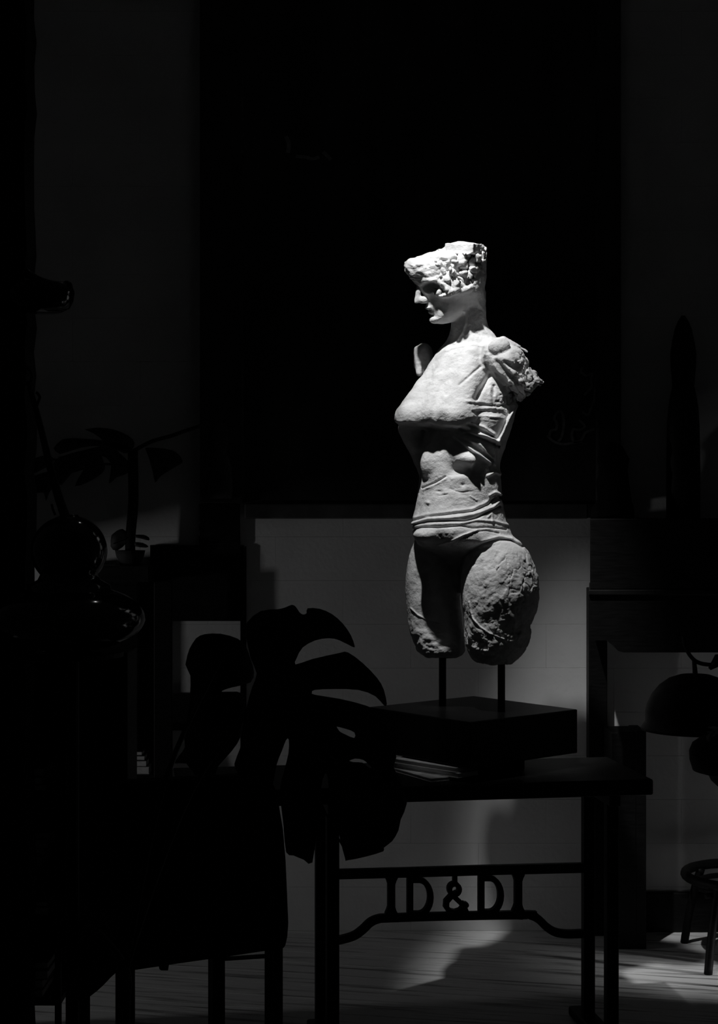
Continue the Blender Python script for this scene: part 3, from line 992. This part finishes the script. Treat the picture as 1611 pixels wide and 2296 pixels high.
# --- near monstera: pot on the floor below the frame, big leaf across the table
pp = empty('monstera_plant', (-0.466, 3.12, 0), label='large split-leaf plant with black leaves in front of the chair and table', cat='plant')
MB().lathe([(.10, 0), (.145, .015), (.165, .26), (.172, .30), (.16, .30), (.15, .27)], (-.466, 3.12), 28).build('pot', M['pot'], pp, smooth=True)
MB().lathe([(.148, .262), (.14, .275), (.05, .285)], (-.466, 3.12), 20).build('soil', M['bark'], pp)
main = [(552, 1425), (555, 1395), (585, 1370), (623, 1366), (640, 1362), (655, 1356), (664, 1361), (672, 1373), (680, 1378), (688, 1375), (690, 1364), (717, 1365), (745, 1377), (769, 1398),
        (787, 1424), (796, 1449), (790, 1450), (762, 1436), (738, 1431), (707, 1436), (679, 1452), (666, 1475), (663, 1490), (700, 1478),
        (762, 1464), (781, 1463), (814, 1487), (846, 1520), (861, 1546), (868, 1579), (861, 1581), (842, 1561), (804, 1547), (748, 1545),
        (706, 1547), (700, 1553), (706, 1558), (762, 1567), (821, 1582), (845, 1596), (868, 1628), (884, 1668), (889, 1699), (883, 1720), (894, 1740),
        (901, 1758), (913, 1801), (899, 1838), (894, 1862), (880, 1886), (861, 1901), (860, 1909), (820, 1921), (780, 1929), (774, 1924), (762, 1876), (754, 1817),
        (741, 1811), (738, 1770), (734, 1738), (728, 1737), (720, 1768), (712, 1850), (701, 1934), (682, 1928), (658, 1918), (642, 1911), (636, 1850),
        (628, 1772), (637, 1730), (647, 1690), (648, 1659), (642, 1659), (632, 1685), (621, 1713), (612, 1760), (600, 1800), (560, 1790), (532, 1730),
        (526, 1712), (538, 1680), (545, 1650), (552, 1590), (566, 1540), (576, 1510), (562, 1475)]
holes = [[(755, 1629), (775, 1634), (795, 1642), (795, 1655), (775, 1647), (762, 1640)],
         [(783, 1706), (797, 1701), (815, 1704), (826, 1713), (834, 1721), (827, 1721), (813, 1710), (793, 1709)]]
def Ym(a, b): return 3.36 + .05 * ((a - 660) / 220) ** 2 - .10 * (b - 1560) / 350 + .06 * ((b - 1560) / 300) ** 2
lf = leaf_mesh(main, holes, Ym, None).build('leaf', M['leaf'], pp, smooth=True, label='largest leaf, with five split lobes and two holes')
rib(lf, [(598, 1545), (650, 1640), (700, 1760), (770, 1900)], Ym, .006, .002, M['leaf'])
left = [(425, 1455), (440, 1431), (460, 1422), (495, 1421), (533, 1432), (552, 1450), (562, 1478), (570, 1506), (562, 1530), (522, 1541), (505, 1546), (497, 1551), (516, 1551), (545, 1556),
        (548, 1600), (541, 1650), (520, 1684), (489, 1719), (478, 1745), (440, 1740), (418, 1712), (392, 1712), (402, 1694), (415, 1675), (412, 1642),
        (420, 1610), (426, 1560), (427, 1515), (416, 1490)]
def Yl(a, b): return 3.46 + .04 * ((a - 490) / 80) ** 2
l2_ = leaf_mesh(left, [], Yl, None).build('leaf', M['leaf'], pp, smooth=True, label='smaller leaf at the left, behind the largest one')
rib(l2_, [(500, 1470), (490, 1580), (450, 1700)], Yl, .004, .0015, M['leaf'])
third = [(256, 2168), (264, 2176), (248, 2192), (230, 2211), (205, 2232), (178, 2246), (171, 2225), (176, 2195), (174, 2150), (168, 2122), (186, 2110), (226, 2120)]
def Yt(a, b): return 3.33
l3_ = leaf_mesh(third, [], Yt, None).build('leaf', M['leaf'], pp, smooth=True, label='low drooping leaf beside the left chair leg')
rib(l3_, [(178, 2120), (205, 2160), (215, 2215)], Yt, .003, .0015, M['leaf'])
base = Vector((-.466, 3.12, .27))
for tgt, Yt_, bow in (((598, 1545), 3.352, .05), ((500, 1470), 3.452, -.02), ((178, 2120), 3.325, .0)):
    e = W(tgt[0], tgt[1], Yt_)
    k1 = W(283, 2172, 3.14)
    c = crom([base, k1 - Vector((0, 0, .1)), k1, (k1 + e) / 2 + Vector((-.02, bow, .06)), e], 6)
    MB().tube(c, [.009 - .004 * i / (len(c) - 1) for i in range(len(c))], 8).build('stem', M['leaf'], pp, smooth=True)

# ------------------------------------------------------------------ gourd vase with a branch, on a pole stand
GY = 3.75
gx = (155 - CX) * GY / F
def gz(py): return H - (py - CY) * GY / F
g = GY / F
ps_ = empty('pole_stand', (gx, GY, 0), label='black round stand on a single pole, under the glossy gourd vase', cat='plant stand')
MB().lathe([(.118, 0), (.118, .012), (.03, .022)], (gx + .008, GY), 28).build('base_disc', M['iron'], ps_)
MB().tube([(gx + .008, GY, .01), (gx + .008, GY, gz(1474))], 15 * g, 12).build('pole', M['iron'], ps_)
MB().lathe([(.10, gz(1476)), (.13, gz(1472)), (.13, gz(1462)), (.12, gz(1461))], (gx, GY), 28).build('plate', M['iron'], ps_)
vs_ = empty('gourd_vase', (gx, GY, gz(1461)), label='glossy black gourd-shaped vase with two round swellings, holding a bare branch', cat='vase')
prof = []
for i in range(25):
    a = -80 + i * 6.2
    a = math.radians(a)
    rr, yy_ = 170 * math.cos(a), 1386 - 76 * math.sin(a)
    if yy_ < 1322: break
    prof.append((rr * g, gz(yy_)))
prof += [(92 * g, gz(1312)), (70 * g, gz(1300)), (64 * g, gz(1288))]
for i in range(20):
    a = math.radians(-36 + i * 6.2)
    rr, yy_ = 85 * math.cos(a), 1235 - 80 * math.sin(a)
    if rr < 20: break
    prof.append((rr * g, gz(yy_)))
prof += [(20 * g, gz(1154))]
prof[0] = (60 * g, gz(1461))
MB().lathe(prof, (gx, GY), 48).build('body', M['gloss'], vs_, smooth=True)
br = empty('branch', tuple(W(148, 1160, GY)), label='bare dark branch leaning out of the glossy gourd vase', cat='branch')
def BP(px, py): return W(px, py, GY)
c = crom([BP(150, 1168), BP(130, 1110), BP(112, 1045), BP(94, 970), BP(76, 900), BP(62, 856)], 5)
MB().tube(c, [(11 - 6 * i / (len(c) - 1)) * g for i in range(len(c))], 8).build('stick', M['bark'], br, smooth=True)
for pts, r in (([(80, 915), (86, 900), (89, 890), (84, 882), (81, 880)], 3.5), ([(64, 868), (70, 850), (70, 836), (62, 826), (54, 826)], 3.2),
               ([(124, 1155), (118, 1140), (116, 1130)], 3)):
    MB().tube(crom([BP(a, b) for a, b in pts], 5), r * g, 6).build('twig', M['bark'], br, smooth=True)

# ------------------------------------------------------------------ rough post at the left edge, with a wall lamp
post = MB()
py0, py1 = 3.97, 4.09
xr = (57 - CX) * py0 / F
nseg = 60
vs2, fs2 = [], []
rp = random.Random(11)
for i in range(nseg + 1):
    z = 3.745 * i / nseg
    jx = rp.uniform(-.004, .005)
    for (xx, yy_) in ((xr - .26, py0), (xr - .10, py0 - .006 + rp.uniform(-.004, .004)), (xr + jx, py0), (xr + jx * .8, (py0 + py1) / 2), (xr + jx, py1), (xr - .26, py1)):
        vs2.append((xx, yy_, z))
for i in range(nseg):
    for k in range(6):
        k2 = (k + 1) % 6
        fs2.append((i * 6 + k, i * 6 + k2, i * 6 + 6 + k2, i * 6 + 6 + k))
fs2 += [tuple(range(5, -1, -1)), tuple(range(nseg * 6, nseg * 6 + 6))]
post.add(vs2, fs2)
post.build('timber_post', M['bark'], label='rough black timber post filling the left edge of the picture', cat='post')
LY = 3.90
lg = LY / F
wlm = empty('wall_lamp', tuple(W(60, 660, LY)), label='black bowl-shaped lamp with a shiny curved rim, fixed to the post', cat='lamp')
lc = W(92, 1148, LY).x
def lz(py): return H - (py - CY) * LY / F
MB().lathe([(20 * lg, lz(702)), (45 * lg, lz(700)), (64 * lg, lz(691)), (72 * lg, lz(675)), (75 * lg, lz(655)), (70 * lg, lz(640)), (62 * lg, lz(636)), (58 * lg, lz(640)), (20 * lg, lz(660))],
           (lc, LY), 36, sy=.9).build('bowl', M['gloss'], wlm, smooth=True)
MB().tube(crom([W(52, 606, LY - .05), W(66, 616, LY - .05), W(92, 628, LY - .05), W(132, 637, LY - .04)], 6), [.010, .0105, .011, .011, .011, .010, .010, .010, .009, .009, .008, .008, .007, .007, .006, .006, .006, .005, .005], 10).build('arm', M['gloss'], wlm, smooth=True)
kn = [(13 * lg * math.sin(math.radians(a)), lz(643) - 14 * lg * math.cos(math.radians(a))) for a in range(10, 180, 17)]
MB().lathe(kn, (W(150, 0, LY).x, LY), 16).build('finial', M['gloss'], wlm, smooth=True)

# ------------------------------------------------------------------ bookshelf at the left, behind the post
BY0, BY1 = 4.11, 4.30
bx1 = (136 - CX) * BY0 / F
bx0 = bx1 - .42
def bz(py): return H - (py - CY) * BY0 / F
bs = empty('bookshelf', ((bx0 + bx1) / 2, (BY0 + BY1) / 2, 0), label='open black bookshelf partly hidden by the timber post', cat='bookshelf')
ztop_ = bz(1462)
for xx in (bx0, bx1 - .0155):
    for yy_ in (BY0, BY1 - .0155):
        MB().box((xx, yy_, 0), (xx + .0155, yy_ + .0155, ztop_)).build('post', M['black_wood'], bs)
MB().box((bx0 + .001, BY1 - .006, bz(2255)), (bx1 - .001, BY1 - .001, ztop_)).build('back_panel', M['black_wood'], bs)
MB().box((bx0 - .001, BY0 + .016, bz(2255)), (bx0 + .006, BY1 - .016, ztop_)).build('side_panel', M['black_wood'], bs)
shelf_z = [bz(2255), bz(2070), bz(1960), bz(1790), bz(1580), bz(1470)]
for z in shelf_z:
    MB().box((bx0 + .001, BY0 + .001, z), (bx1 - .001, BY1 - .001, z + .016)).build('shelf', M['black_wood'], bs)
rb = random.Random(5)
proto = None
for zi, cnt in ((0, 4), (1, 2), (2, 4), (3, 3)):
    z = shelf_z[zi] + .0165
    for k in range(cnt):
        T = rb.uniform(.014, .026)
        if z + T > shelf_z[zi + 1] - .004: break
        L = rb.uniform(.22, .27); D_ = rb.uniform(.13, .155)
        t = empty('book', ((bx0 + bx1) / 2, BY0 + .1, z), label=f"dark closed book, {['lowest', 'second', 'third', 'fourth'][k]} in its pile on the {['bottom', 'second', 'third', 'fourth'][zi]} shelf of the black bookshelf", cat='book', group='books lying on the bookshelf')
        xa = bx1 - .03 - L - rb.uniform(0, .02)
        ya_ = BY0 + .008 + rb.uniform(0, .01)
        MB().box((xa, ya_ + .002, z + .002), (xa + L - .003, ya_ + D_, z + T - .002)).build('page_block', M['page'], t)
        MB().box((xa, ya_, z), (xa + L, ya_ + D_ + .002, z + .002)).build('cover', M['cover_dark'], t)
        MB().box((xa, ya_, z + T - .002), (xa + L, ya_ + D_ + .002, z + T)).build('cover', M['cover_dark'], t)
        z += T + .0005

# black cabinet on two pairs of slim legs beside the bookshelf
cb0, cb1 = (150 - CX) * 4.12 / F, (286 - CX) * 4.12 / F
cab = empty('cabinet', ((cb0 + cb1) / 2, 4.2, 0), label='plain black cabinet on slim legs between the bookshelf and the chair', cat='cabinet')
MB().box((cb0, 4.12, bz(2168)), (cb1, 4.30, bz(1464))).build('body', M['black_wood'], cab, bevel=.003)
MB().box((cb0 + .01, 4.112, bz(2150)), (cb1 - .01, 4.1205, bz(1480))).build('door', M['black_wood'], cab, bevel=.002)
for xx in ((152 - CX) * 4.12 / F, (271 - CX) * 4.12 / F):
    for yy_ in (4.122, 4.272):
        MB().box((xx, yy_, 0), (xx + .014, yy_ + .014, bz(2168))).build('leg', M['black_wood'], cab)

# ------------------------------------------------------------------ tall console at the left, before the back wall
KY0, KY1 = 5.295, 5.415
def kx(px, Y=KY0): return (px - CX) * Y / F
def kz(py, Y=KY0): return H - (py - CY) * Y / F
lk = empty('console_table', (kx(400), 5.3, 0), label='tall shallow black console table at the left, standing against the back wall', cat='console table')
kx0, kx1 = kx(150), kx(553)
MB().box((kx0 - .01, KY0 - .01, kz(1305)), (kx(336), KY1, kz(1268))).build('tabletop', M['dark_wood'], lk, bevel=.004)
MB().box((kx0, KY1 - .012, kz(1392, KY1)), (kx(338, KY1), KY1 - .001, kz(1306))).box((kx(338, KY1), KY1 - .012, kz(1392, KY1)), (kx(548, KY1), KY1 - .001, kz(1222, KY1))).build('apron', M['black_wood'], lk)
for xa, xb in ((150, 190), (345, 386)):
    MB().box((kx(xa), KY0, 0), (kx(xb), KY0 + .02, kz(1304))).build('leg', M['black_wood'], lk, bevel=.003)
MB().box((kx(540, KY1), KY1 - .012, 0), (kx(553, KY1), KY1 - .001, kz(1225, KY1))).build('side_strip', M['black_wood'], lk)
MB().box((kx0 + .02, KY1 - .02, kz(1636, KY1)), (kx(545, KY1), KY1 - .012, kz(1553, KY1))).build('cross_board', M['black_wood'], lk)
MB().box((kx0 + .01, KY0 + .002, kz(1750)), (kx(386), KY1 - .02, kz(1738))).build('shelf', M['black_wood'], lk)
MB().box((kx0 + .01, KY1 - .012, kz(1760)), (kx(372, KY1), KY1 - .002, kz(1392))).build('back_panel', M['black_wood'], lk)
zs = kz(1738) + .0004
for lab, xa, xb, t, ct in (('pale box-like book at the bottom of the small stack under the left console', 268, 328, .024, M['cover']),
                           ('dark book second from the bottom under the left console', 270, 322, .021, M['cover_dark']),
                           ('book with pale pages in the middle of the stack under the left console', 272, 318, .016, M['cover_dark']),
                           ('topmost book of the small stack under the left console', 274, 312, .014, M['cover_dark'])):
    t_ = empty('book', (kx(300, 5.24), 5.2, zs), label=lab, cat='book', group='books under the left console')
    xa, xb = kx(xa - 30, 5.24), kx(xb, 5.24)
    MB().box((xa + .002, 5.317, zs + .002), (xb - .002, 5.383, zs + t - .002)).build('page_block', M['page'], t_)
    MB().box((xa, 5.315, zs), (xb, 5.385, zs + .002)).build('cover', ct, t_)
    MB().box((xa, 5.315, zs + t - .002), (xb, 5.385, zs + t)).build('cover', ct, t_)
    zs += t + .0005
MB().box((kx(272, 5.24), 5.32, zs), (kx(292, 5.24), 5.385, zs + .09)).build('upright_book', M['cover_dark'], bevel=.002,
    label='small upright book standing on the stack under the left console', cat='book')
MB().box((kx(446, 5.40), 5.40, kz(1222, KY1) + .0008), (kx(538, 5.40), 5.414, kz(1130, 5.40))).build('black_panel', M['black_wood'], bevel=.003,
    label='small black panel standing on the console apron below the corner of the painting', cat='panel')
fgz = kz(1118, 5.337)
q = 5.337 / F
st = MB()
pr = [(24, 1118), (28, 1100), (26, 1080), (22, 1050), (17, 1025), (11, 1014), (15, 1000), (20, 985), (19, 968), (12, 952), (4, 944)]
st.lathe([(r * q, fgz + (1118 - y) * q) for r, y in pr], (kx(496, 5.337), 5.337), 24, sy=.5, wob=lambda w, z: 1 + .08 * math.sin(3 * w + z * 40))
st.build('figurine', M['figurine'], smooth=True, label='small dim grey carved figure hanging on the left rail of the painting', cat='figurine')

# second split-leaf plant on the left console
fpY = 5.342
fp = empty('potted_monstera', tuple(W(296, 1268, fpY)), label='dim split-leaf plant in a shallow pot on the left console table', cat='plant')
pcx = W(292, 0, fpY).x
pz = kz(1268) + .0003
MB().lathe([(22 * fpY / F, pz), (31 * fpY / F, pz + .03), (34 * fpY / F, pz + .05), (29 * fpY / F, pz + .05), (26 * fpY / F, pz + .04)], (pcx, fpY), 24).build('pot', M['pot'], fp, smooth=True)
def FP(px, py): return W(px, py, fpY)
MB().tube(crom([Vector((pcx, fpY, pz + .03)), FP(293, 1200), FP(299, 1130), FP(299, 1080), FP(298, 1012)], 6), 11.5 * fpY / F, 10).build('stem', M['bark'], fp, smooth=True)
MB().tube(crom([FP(298, 1012), FP(340, 990), FP(385, 977), FP(425, 963), FP(460, 952)], 5), 4.5 * fpY / F, 8).build('stem', M['leaf_far'], fp, smooth=True)
def Yc(a, b): return fpY - .012
for o, mr, lab in (
    ([(190, 963), (215, 959), (245, 961), (275, 970), (298, 985), (301, 1000), (292, 1010), (270, 1009), (262, 1002), (240, 1000), (228, 985), (210, 972)], [(298, 1005), (260, 985), (200, 964)], 'upper curled leaf lobe'),
    ([(325, 1004), (350, 1004), (385, 1009), (402, 1020), (410, 1035), (402, 1042), (375, 1058), (358, 1070), (348, 1082), (343, 1060), (335, 1030)], [(327, 1005), (360, 1025), (350, 1075)], 'leaf hanging right of the stem'),
    ([(120, 1005), (140, 985), (180, 983), (235, 988), (280, 995), (298, 1012), (278, 1016), (262, 1010), (288, 1035), (288, 1060), (262, 1070), (244, 1084), (250, 1040), (228, 1022), (236, 1045), (228, 1062), (200, 1080), (168, 1090), (186, 1055), (190, 1045), (160, 1062), (138, 1088), (125, 1075), (118, 1050), (125, 1030), (160, 1016), (225, 1000), (180, 1004), (135, 1018)], [(298, 1008), (220, 1010), (130, 1025)], 'large split leaf left of the stem'),
    ([(58, 1035), (75, 1028), (110, 1020), (120, 1035), (100, 1050), (62, 1065)], [(118, 1028), (60, 1050)], 'narrow leaf by the post'),
    ([(57, 1075), (90, 1062), (118, 1058), (122, 1085), (110, 1105), (103, 1124), (98, 1104), (80, 1106), (75, 1095), (58, 1110)], [(120, 1062), (60, 1090)], 'ragged leaf by the post'),
    ([(250, 1200), (262, 1190), (275, 1186), (285, 1196), (286, 1215), (262, 1235), (248, 1225)], [(286, 1205), (252, 1220)], 'short leaf at the foot of the stem'),
    ([(304, 1199), (322, 1199), (334, 1205), (334, 1212), (318, 1208), (304, 1205)], [(304, 1202), (332, 1208)], 'thin leaf right of the foot of the stem'),
    ([(303, 1215), (320, 1217), (332, 1224), (328, 1228), (303, 1225)], [(303, 1220), (330, 1226)], 'lowest thin leaf right of the stem')):
    lo_ = leaf_mesh(o, [], Yc, None, step=16).build('leaf', M['leaf_far'], fp, smooth=True, label=lab)
    rib(lo_, mr, Yc, .003, .001, M['leaf_far'])
MB().tube(crom([FP(298, 1040), FP(220, 1040), FP(118, 1030)], 5), 3 * fpY / F, 6).build('stem', M['leaf_far'], fp, smooth=True)
MB().tube(crom([FP(220, 1040), FP(160, 1058), FP(118, 1064)], 5), 3 * fpY / F, 6).build('stem', M['leaf_far'], fp, smooth=True)

# ------------------------------------------------------------------ console at the right
JY0, JY1 = 4.90, 5.41
def jx(px, Y=JY0): return (px - CX) * Y / F
def jz(py, Y=JY0): return H - (py - CY) * Y / F
rk = empty('console_table', (jx(1500), 5.15, 0), label='black console table at the right with bracketed apron and a raised back box', cat='console table')
jx0, jx1 = jx(1321), jx(1321) + 1.05
jxb = jx(1322, JY1)
def jplan(y0, z0, z1, ins=0.0):
    return MB().prism([Vector((jx0 + ins + (jxb - jx0) * (y0 - JY0) / (JY1 - JY0), y0, z0)), Vector((jx1, y0, z0)), Vector((jx1, JY1 - .002, z0)), Vector((jxb + ins, JY1 - .002, z0))], (0, 0, z1 - z0))
jplan(JY0 - .012, jz(1334), jz(1322)).build('tabletop', M['dark_wood'], rk, bevel=.003)
ap = [(jx0, jz(1334)), (jx1, jz(1334)), (jx1, jz(1463)), (jx(1400), jz(1463)), (jx(1388), jz(1460)), (jx(1376), jz(1448)), (jx(1362), jz(1436)), (jx0, jz(1436))]
MB().prism([Vector((a, JY0, b)) for a, b in ap], (0, .03, 0)).build('apron', M['black_wood'], rk)
for xa in (jx(1321, 5.35), jx1 - .064):
    MB().box((xa, 5.35, 0), (xa + .064, JY1, jz(1334))).build('leg', M['black_wood'], rk, bevel=.003)
    xf = xa - (jxb - jx0) * .8 if xa < 1 else xa
    MB().prism([Vector((xf, JY0 + .03, jz(1400))), Vector((xf + .03, JY0 + .03, jz(1400))), Vector((xa + .03, 5.3505, jz(1400))), Vector((xa, 5.3505, jz(1400)))], (0, 0, jz(1334) - jz(1400))).build('side_rail', M['black_wood'], rk)
jplan(JY0 + .002, jz(1322), jz(1163), .004).build('back_box', M['black_wood'], rk, bevel=.003)
bt = jz(1163) + .0003
q = 5.35 / F
hf_ = MB()
pr = [(38, 1163), (37, 1060), (36, 960), (34, 920), (30, 893), (25, 872), (26, 860), (29, 830), (30, 800), (25, 770), (19, 745), (13, 730), (4, 716)]
hf_.lathe([(r * q, bt + (1163 - y) * q * (1163 - 716 + 6) / (1163 - 716)) for r, y in pr], (jx(1533, 5.34), 5.34), 28, sy=.7, wob=lambda w, z: 1 + .03 * math.sin(2 * w + z * 9))
hf_.build('hooded_figure', M['black_wood'], smooth=True, label='tall slender hooded figure, black, standing on the right console', cat='sculpture')
rk_ = MB()
pr = [(49, 1163), (47, 1142), (38, 1122), (36, 1080), (30, 1058), (36, 1032), (28, 1014), (19, 1002), (6, 994)]
rk_.lathe([(r * q, bt + (1163 - y) * q) for r, y in pr], (jx(1376, 5.30), 5.30), 22, sy=.6, wob=lambda w, z: 1 + .07 * math.sin(3 * w + z * 60))
rk_.build('carved_stone', M['bark'], smooth=True, label='squat rough black carving on the right console beside the painting', cat='sculpture')
lc_ = empty('low_cabinet', (.87, 5.25, 0), label='narrow black cabinet standing behind the right end of the table', cat='cabinet')
cY = 5.19
MB().box((jx(1372, cY), cY, 0), (jx(1428, cY), 5.345, H - (1642 - CY) * cY / F)).build('body', M['black_wood'], lc_, bevel=.003)
MB().box((jx(1428, cY), cY, 0), (jx(1450, cY), 5.345, H - (1640 - CY) * cY / F)).build('side_panel', M['black_wood'], lc_, bevel=.002)

# dome lamp at the right
DY = 4.75
dg = DY / F
dcx = (1560 - CX) * dg
def dz(py): return H - (py - CY) * dg
dl = empty('dome_lamp', ((1705 - CX) * dg, DY, 0), label='black lamp with a large dome shade and curved arm at the right edge', cat='lamp')
dome = [(121 * dg, dz(1636)), (119 * dg, dz(1630)), (111 * dg, dz(1618)), (111 * dg, dz(1595)), (107 * dg, dz(1578)), (97 * dg, dz(1558)), (80 * dg, dz(1537)), (58 * dg, dz(1521)), (34 * dg, dz(1513)), (8 * dg, dz(1511))]
MB().lathe(dome, (dcx, DY), 40).build('shade', M['iron'], dl, smooth=True)
MB().tube([(dcx, DY, dz(1513)), (dcx - 3 * dg, DY, dz(1478))], [6 * dg, 4.5 * dg], 10).build('neck', M['iron'], dl)
def DP(px, py): return W(px, py, DY)
MB().tube(crom([DP(1534, 1425), DP(1537, 1448), DP(1550, 1472), DP(1568, 1486), DP(1600, 1491), DP(1650, 1490), DP(1703, 1500)], 6), 4.6 * dg, 10).build('arm', M['iron'], dl, smooth=True)
MB().tube([DP(1592, 1500), DP(1611, 1480), DP(1640, 1478), DP(1660, 1490)], [4 * dg, 14 * dg, 14 * dg, 6 * dg], 12).build('joint', M['iron'], dl, smooth=True)
MB().tube([((1705 - CX) * dg, DY, 0.0), ((1705 - CX) * dg, DY, dz(1488))], .010, 12).build('pole', M['iron'], dl)
MB().lathe([(.09, 0), (.09, .012), (.02, .02)], ((1705 - CX) * dg, DY), 24).build('base_disc', M['iron'], dl)

# urn on a pedestal at the right edge
UY = 4.4
ug = UY / F
ucx = (1652 - CX) * ug
def uz(py): return H - (py - CY) * ug
ur = empty('urn', (ucx, UY, uz(1765)), label='dim rounded urn holding pale dry twigs, cut by the right edge', cat='urn')
pr = [(40, 1765), (56, 1750), (62, 1737), (75, 1734), (96, 1728), (103, 1705), (104, 1685), (97, 1668), (80, 1656), (60, 1652), (56, 1656), (50, 1662)]
MB().lathe([(r * ug, uz(y)) for r, y in pr], (ucx, UY), 36).build('body', M['pot'], ur, smooth=True)
pd = empty('pedestal', (ucx, UY, 0), label='slim black pedestal under the dim urn, outside the right edge', cat='pedestal')
MB().lathe([(.04, .012), (.014, .03), (.012, uz(1765) - .02), (.045, uz(1766)), (.045, uz(1765) - .0004)], (ucx + .012, UY), 20).build('column', M['iron'], pd, smooth=True)
MB().lathe([(.05, 0), (.05, .012), (.04, .013)], (ucx + .012, UY), 20).build('foot', M['iron'], pd)
rt_ = random.Random(4)
tw = MB()
for i in range(22):
    a0 = W(1632 + rt_.uniform(-10, 14), 1650, UY)
    ex = rt_.uniform(1582, 1640)
    c = crom([a0, W((1622 + ex) / 2 + 4, 1636 + rt_.uniform(-4, 6), UY - .02), W(ex, 1632 + rt_.uniform(-8, 34) * (1645 - ex) / 60, UY - rt_.uniform(.09, .135))], 4)
    tw.tube(c, .0022, 5)
tw.build('twigs', M['twig'], label='bundle of pale dry twigs standing in the dim urn', cat='dry twigs', kind='stuff')

# bentwood stool
so = empty('bentwood_stool', (1.25, 5.09, 0), label='low black bentwood stool with an open ring seat at the lower right', cat='stool')
def ringpts(r, z, n=36): return [Vector((1.25 + r * math.cos(2 * math.pi * i / n), 5.09 + r * math.sin(2 * math.pi * i / n), z)) for i in range(n + 1)]
MB().tube(ringpts(.182, .268), .016, 10, cap=False).build('seat_ring', M['black_wood'], so, smooth=True)
MB().tube(ringpts(.150, .236), .009, 8, cap=False).build('lower_ring', M['black_wood'], so, smooth=True)
for a in (230, 310, 50, 130):
    ca, sa = math.cos(math.radians(a)), math.sin(math.radians(a))
    c = crom([Vector((1.25 + ca * .165, 5.09 + sa * .165, .262)), Vector((1.25 + ca * .185, 5.09 + sa * .185, .21)), Vector((1.25 + ca * .215, 5.09 + sa * .215, .10)), Vector((1.25 + ca * .235, 5.09 + sa * .235, 0.0))], 4)
    MB().tube(c, .0135, 10).build('leg', M['black_wood'], so, smooth=True)
MB().tube(crom([Vector((1.10, 4.95, .236)), Vector((1.25, 5.02, .236)), Vector((1.40, 4.97, .236))], 5), .009, 8).build('brace', M['black_wood'], so, smooth=True)
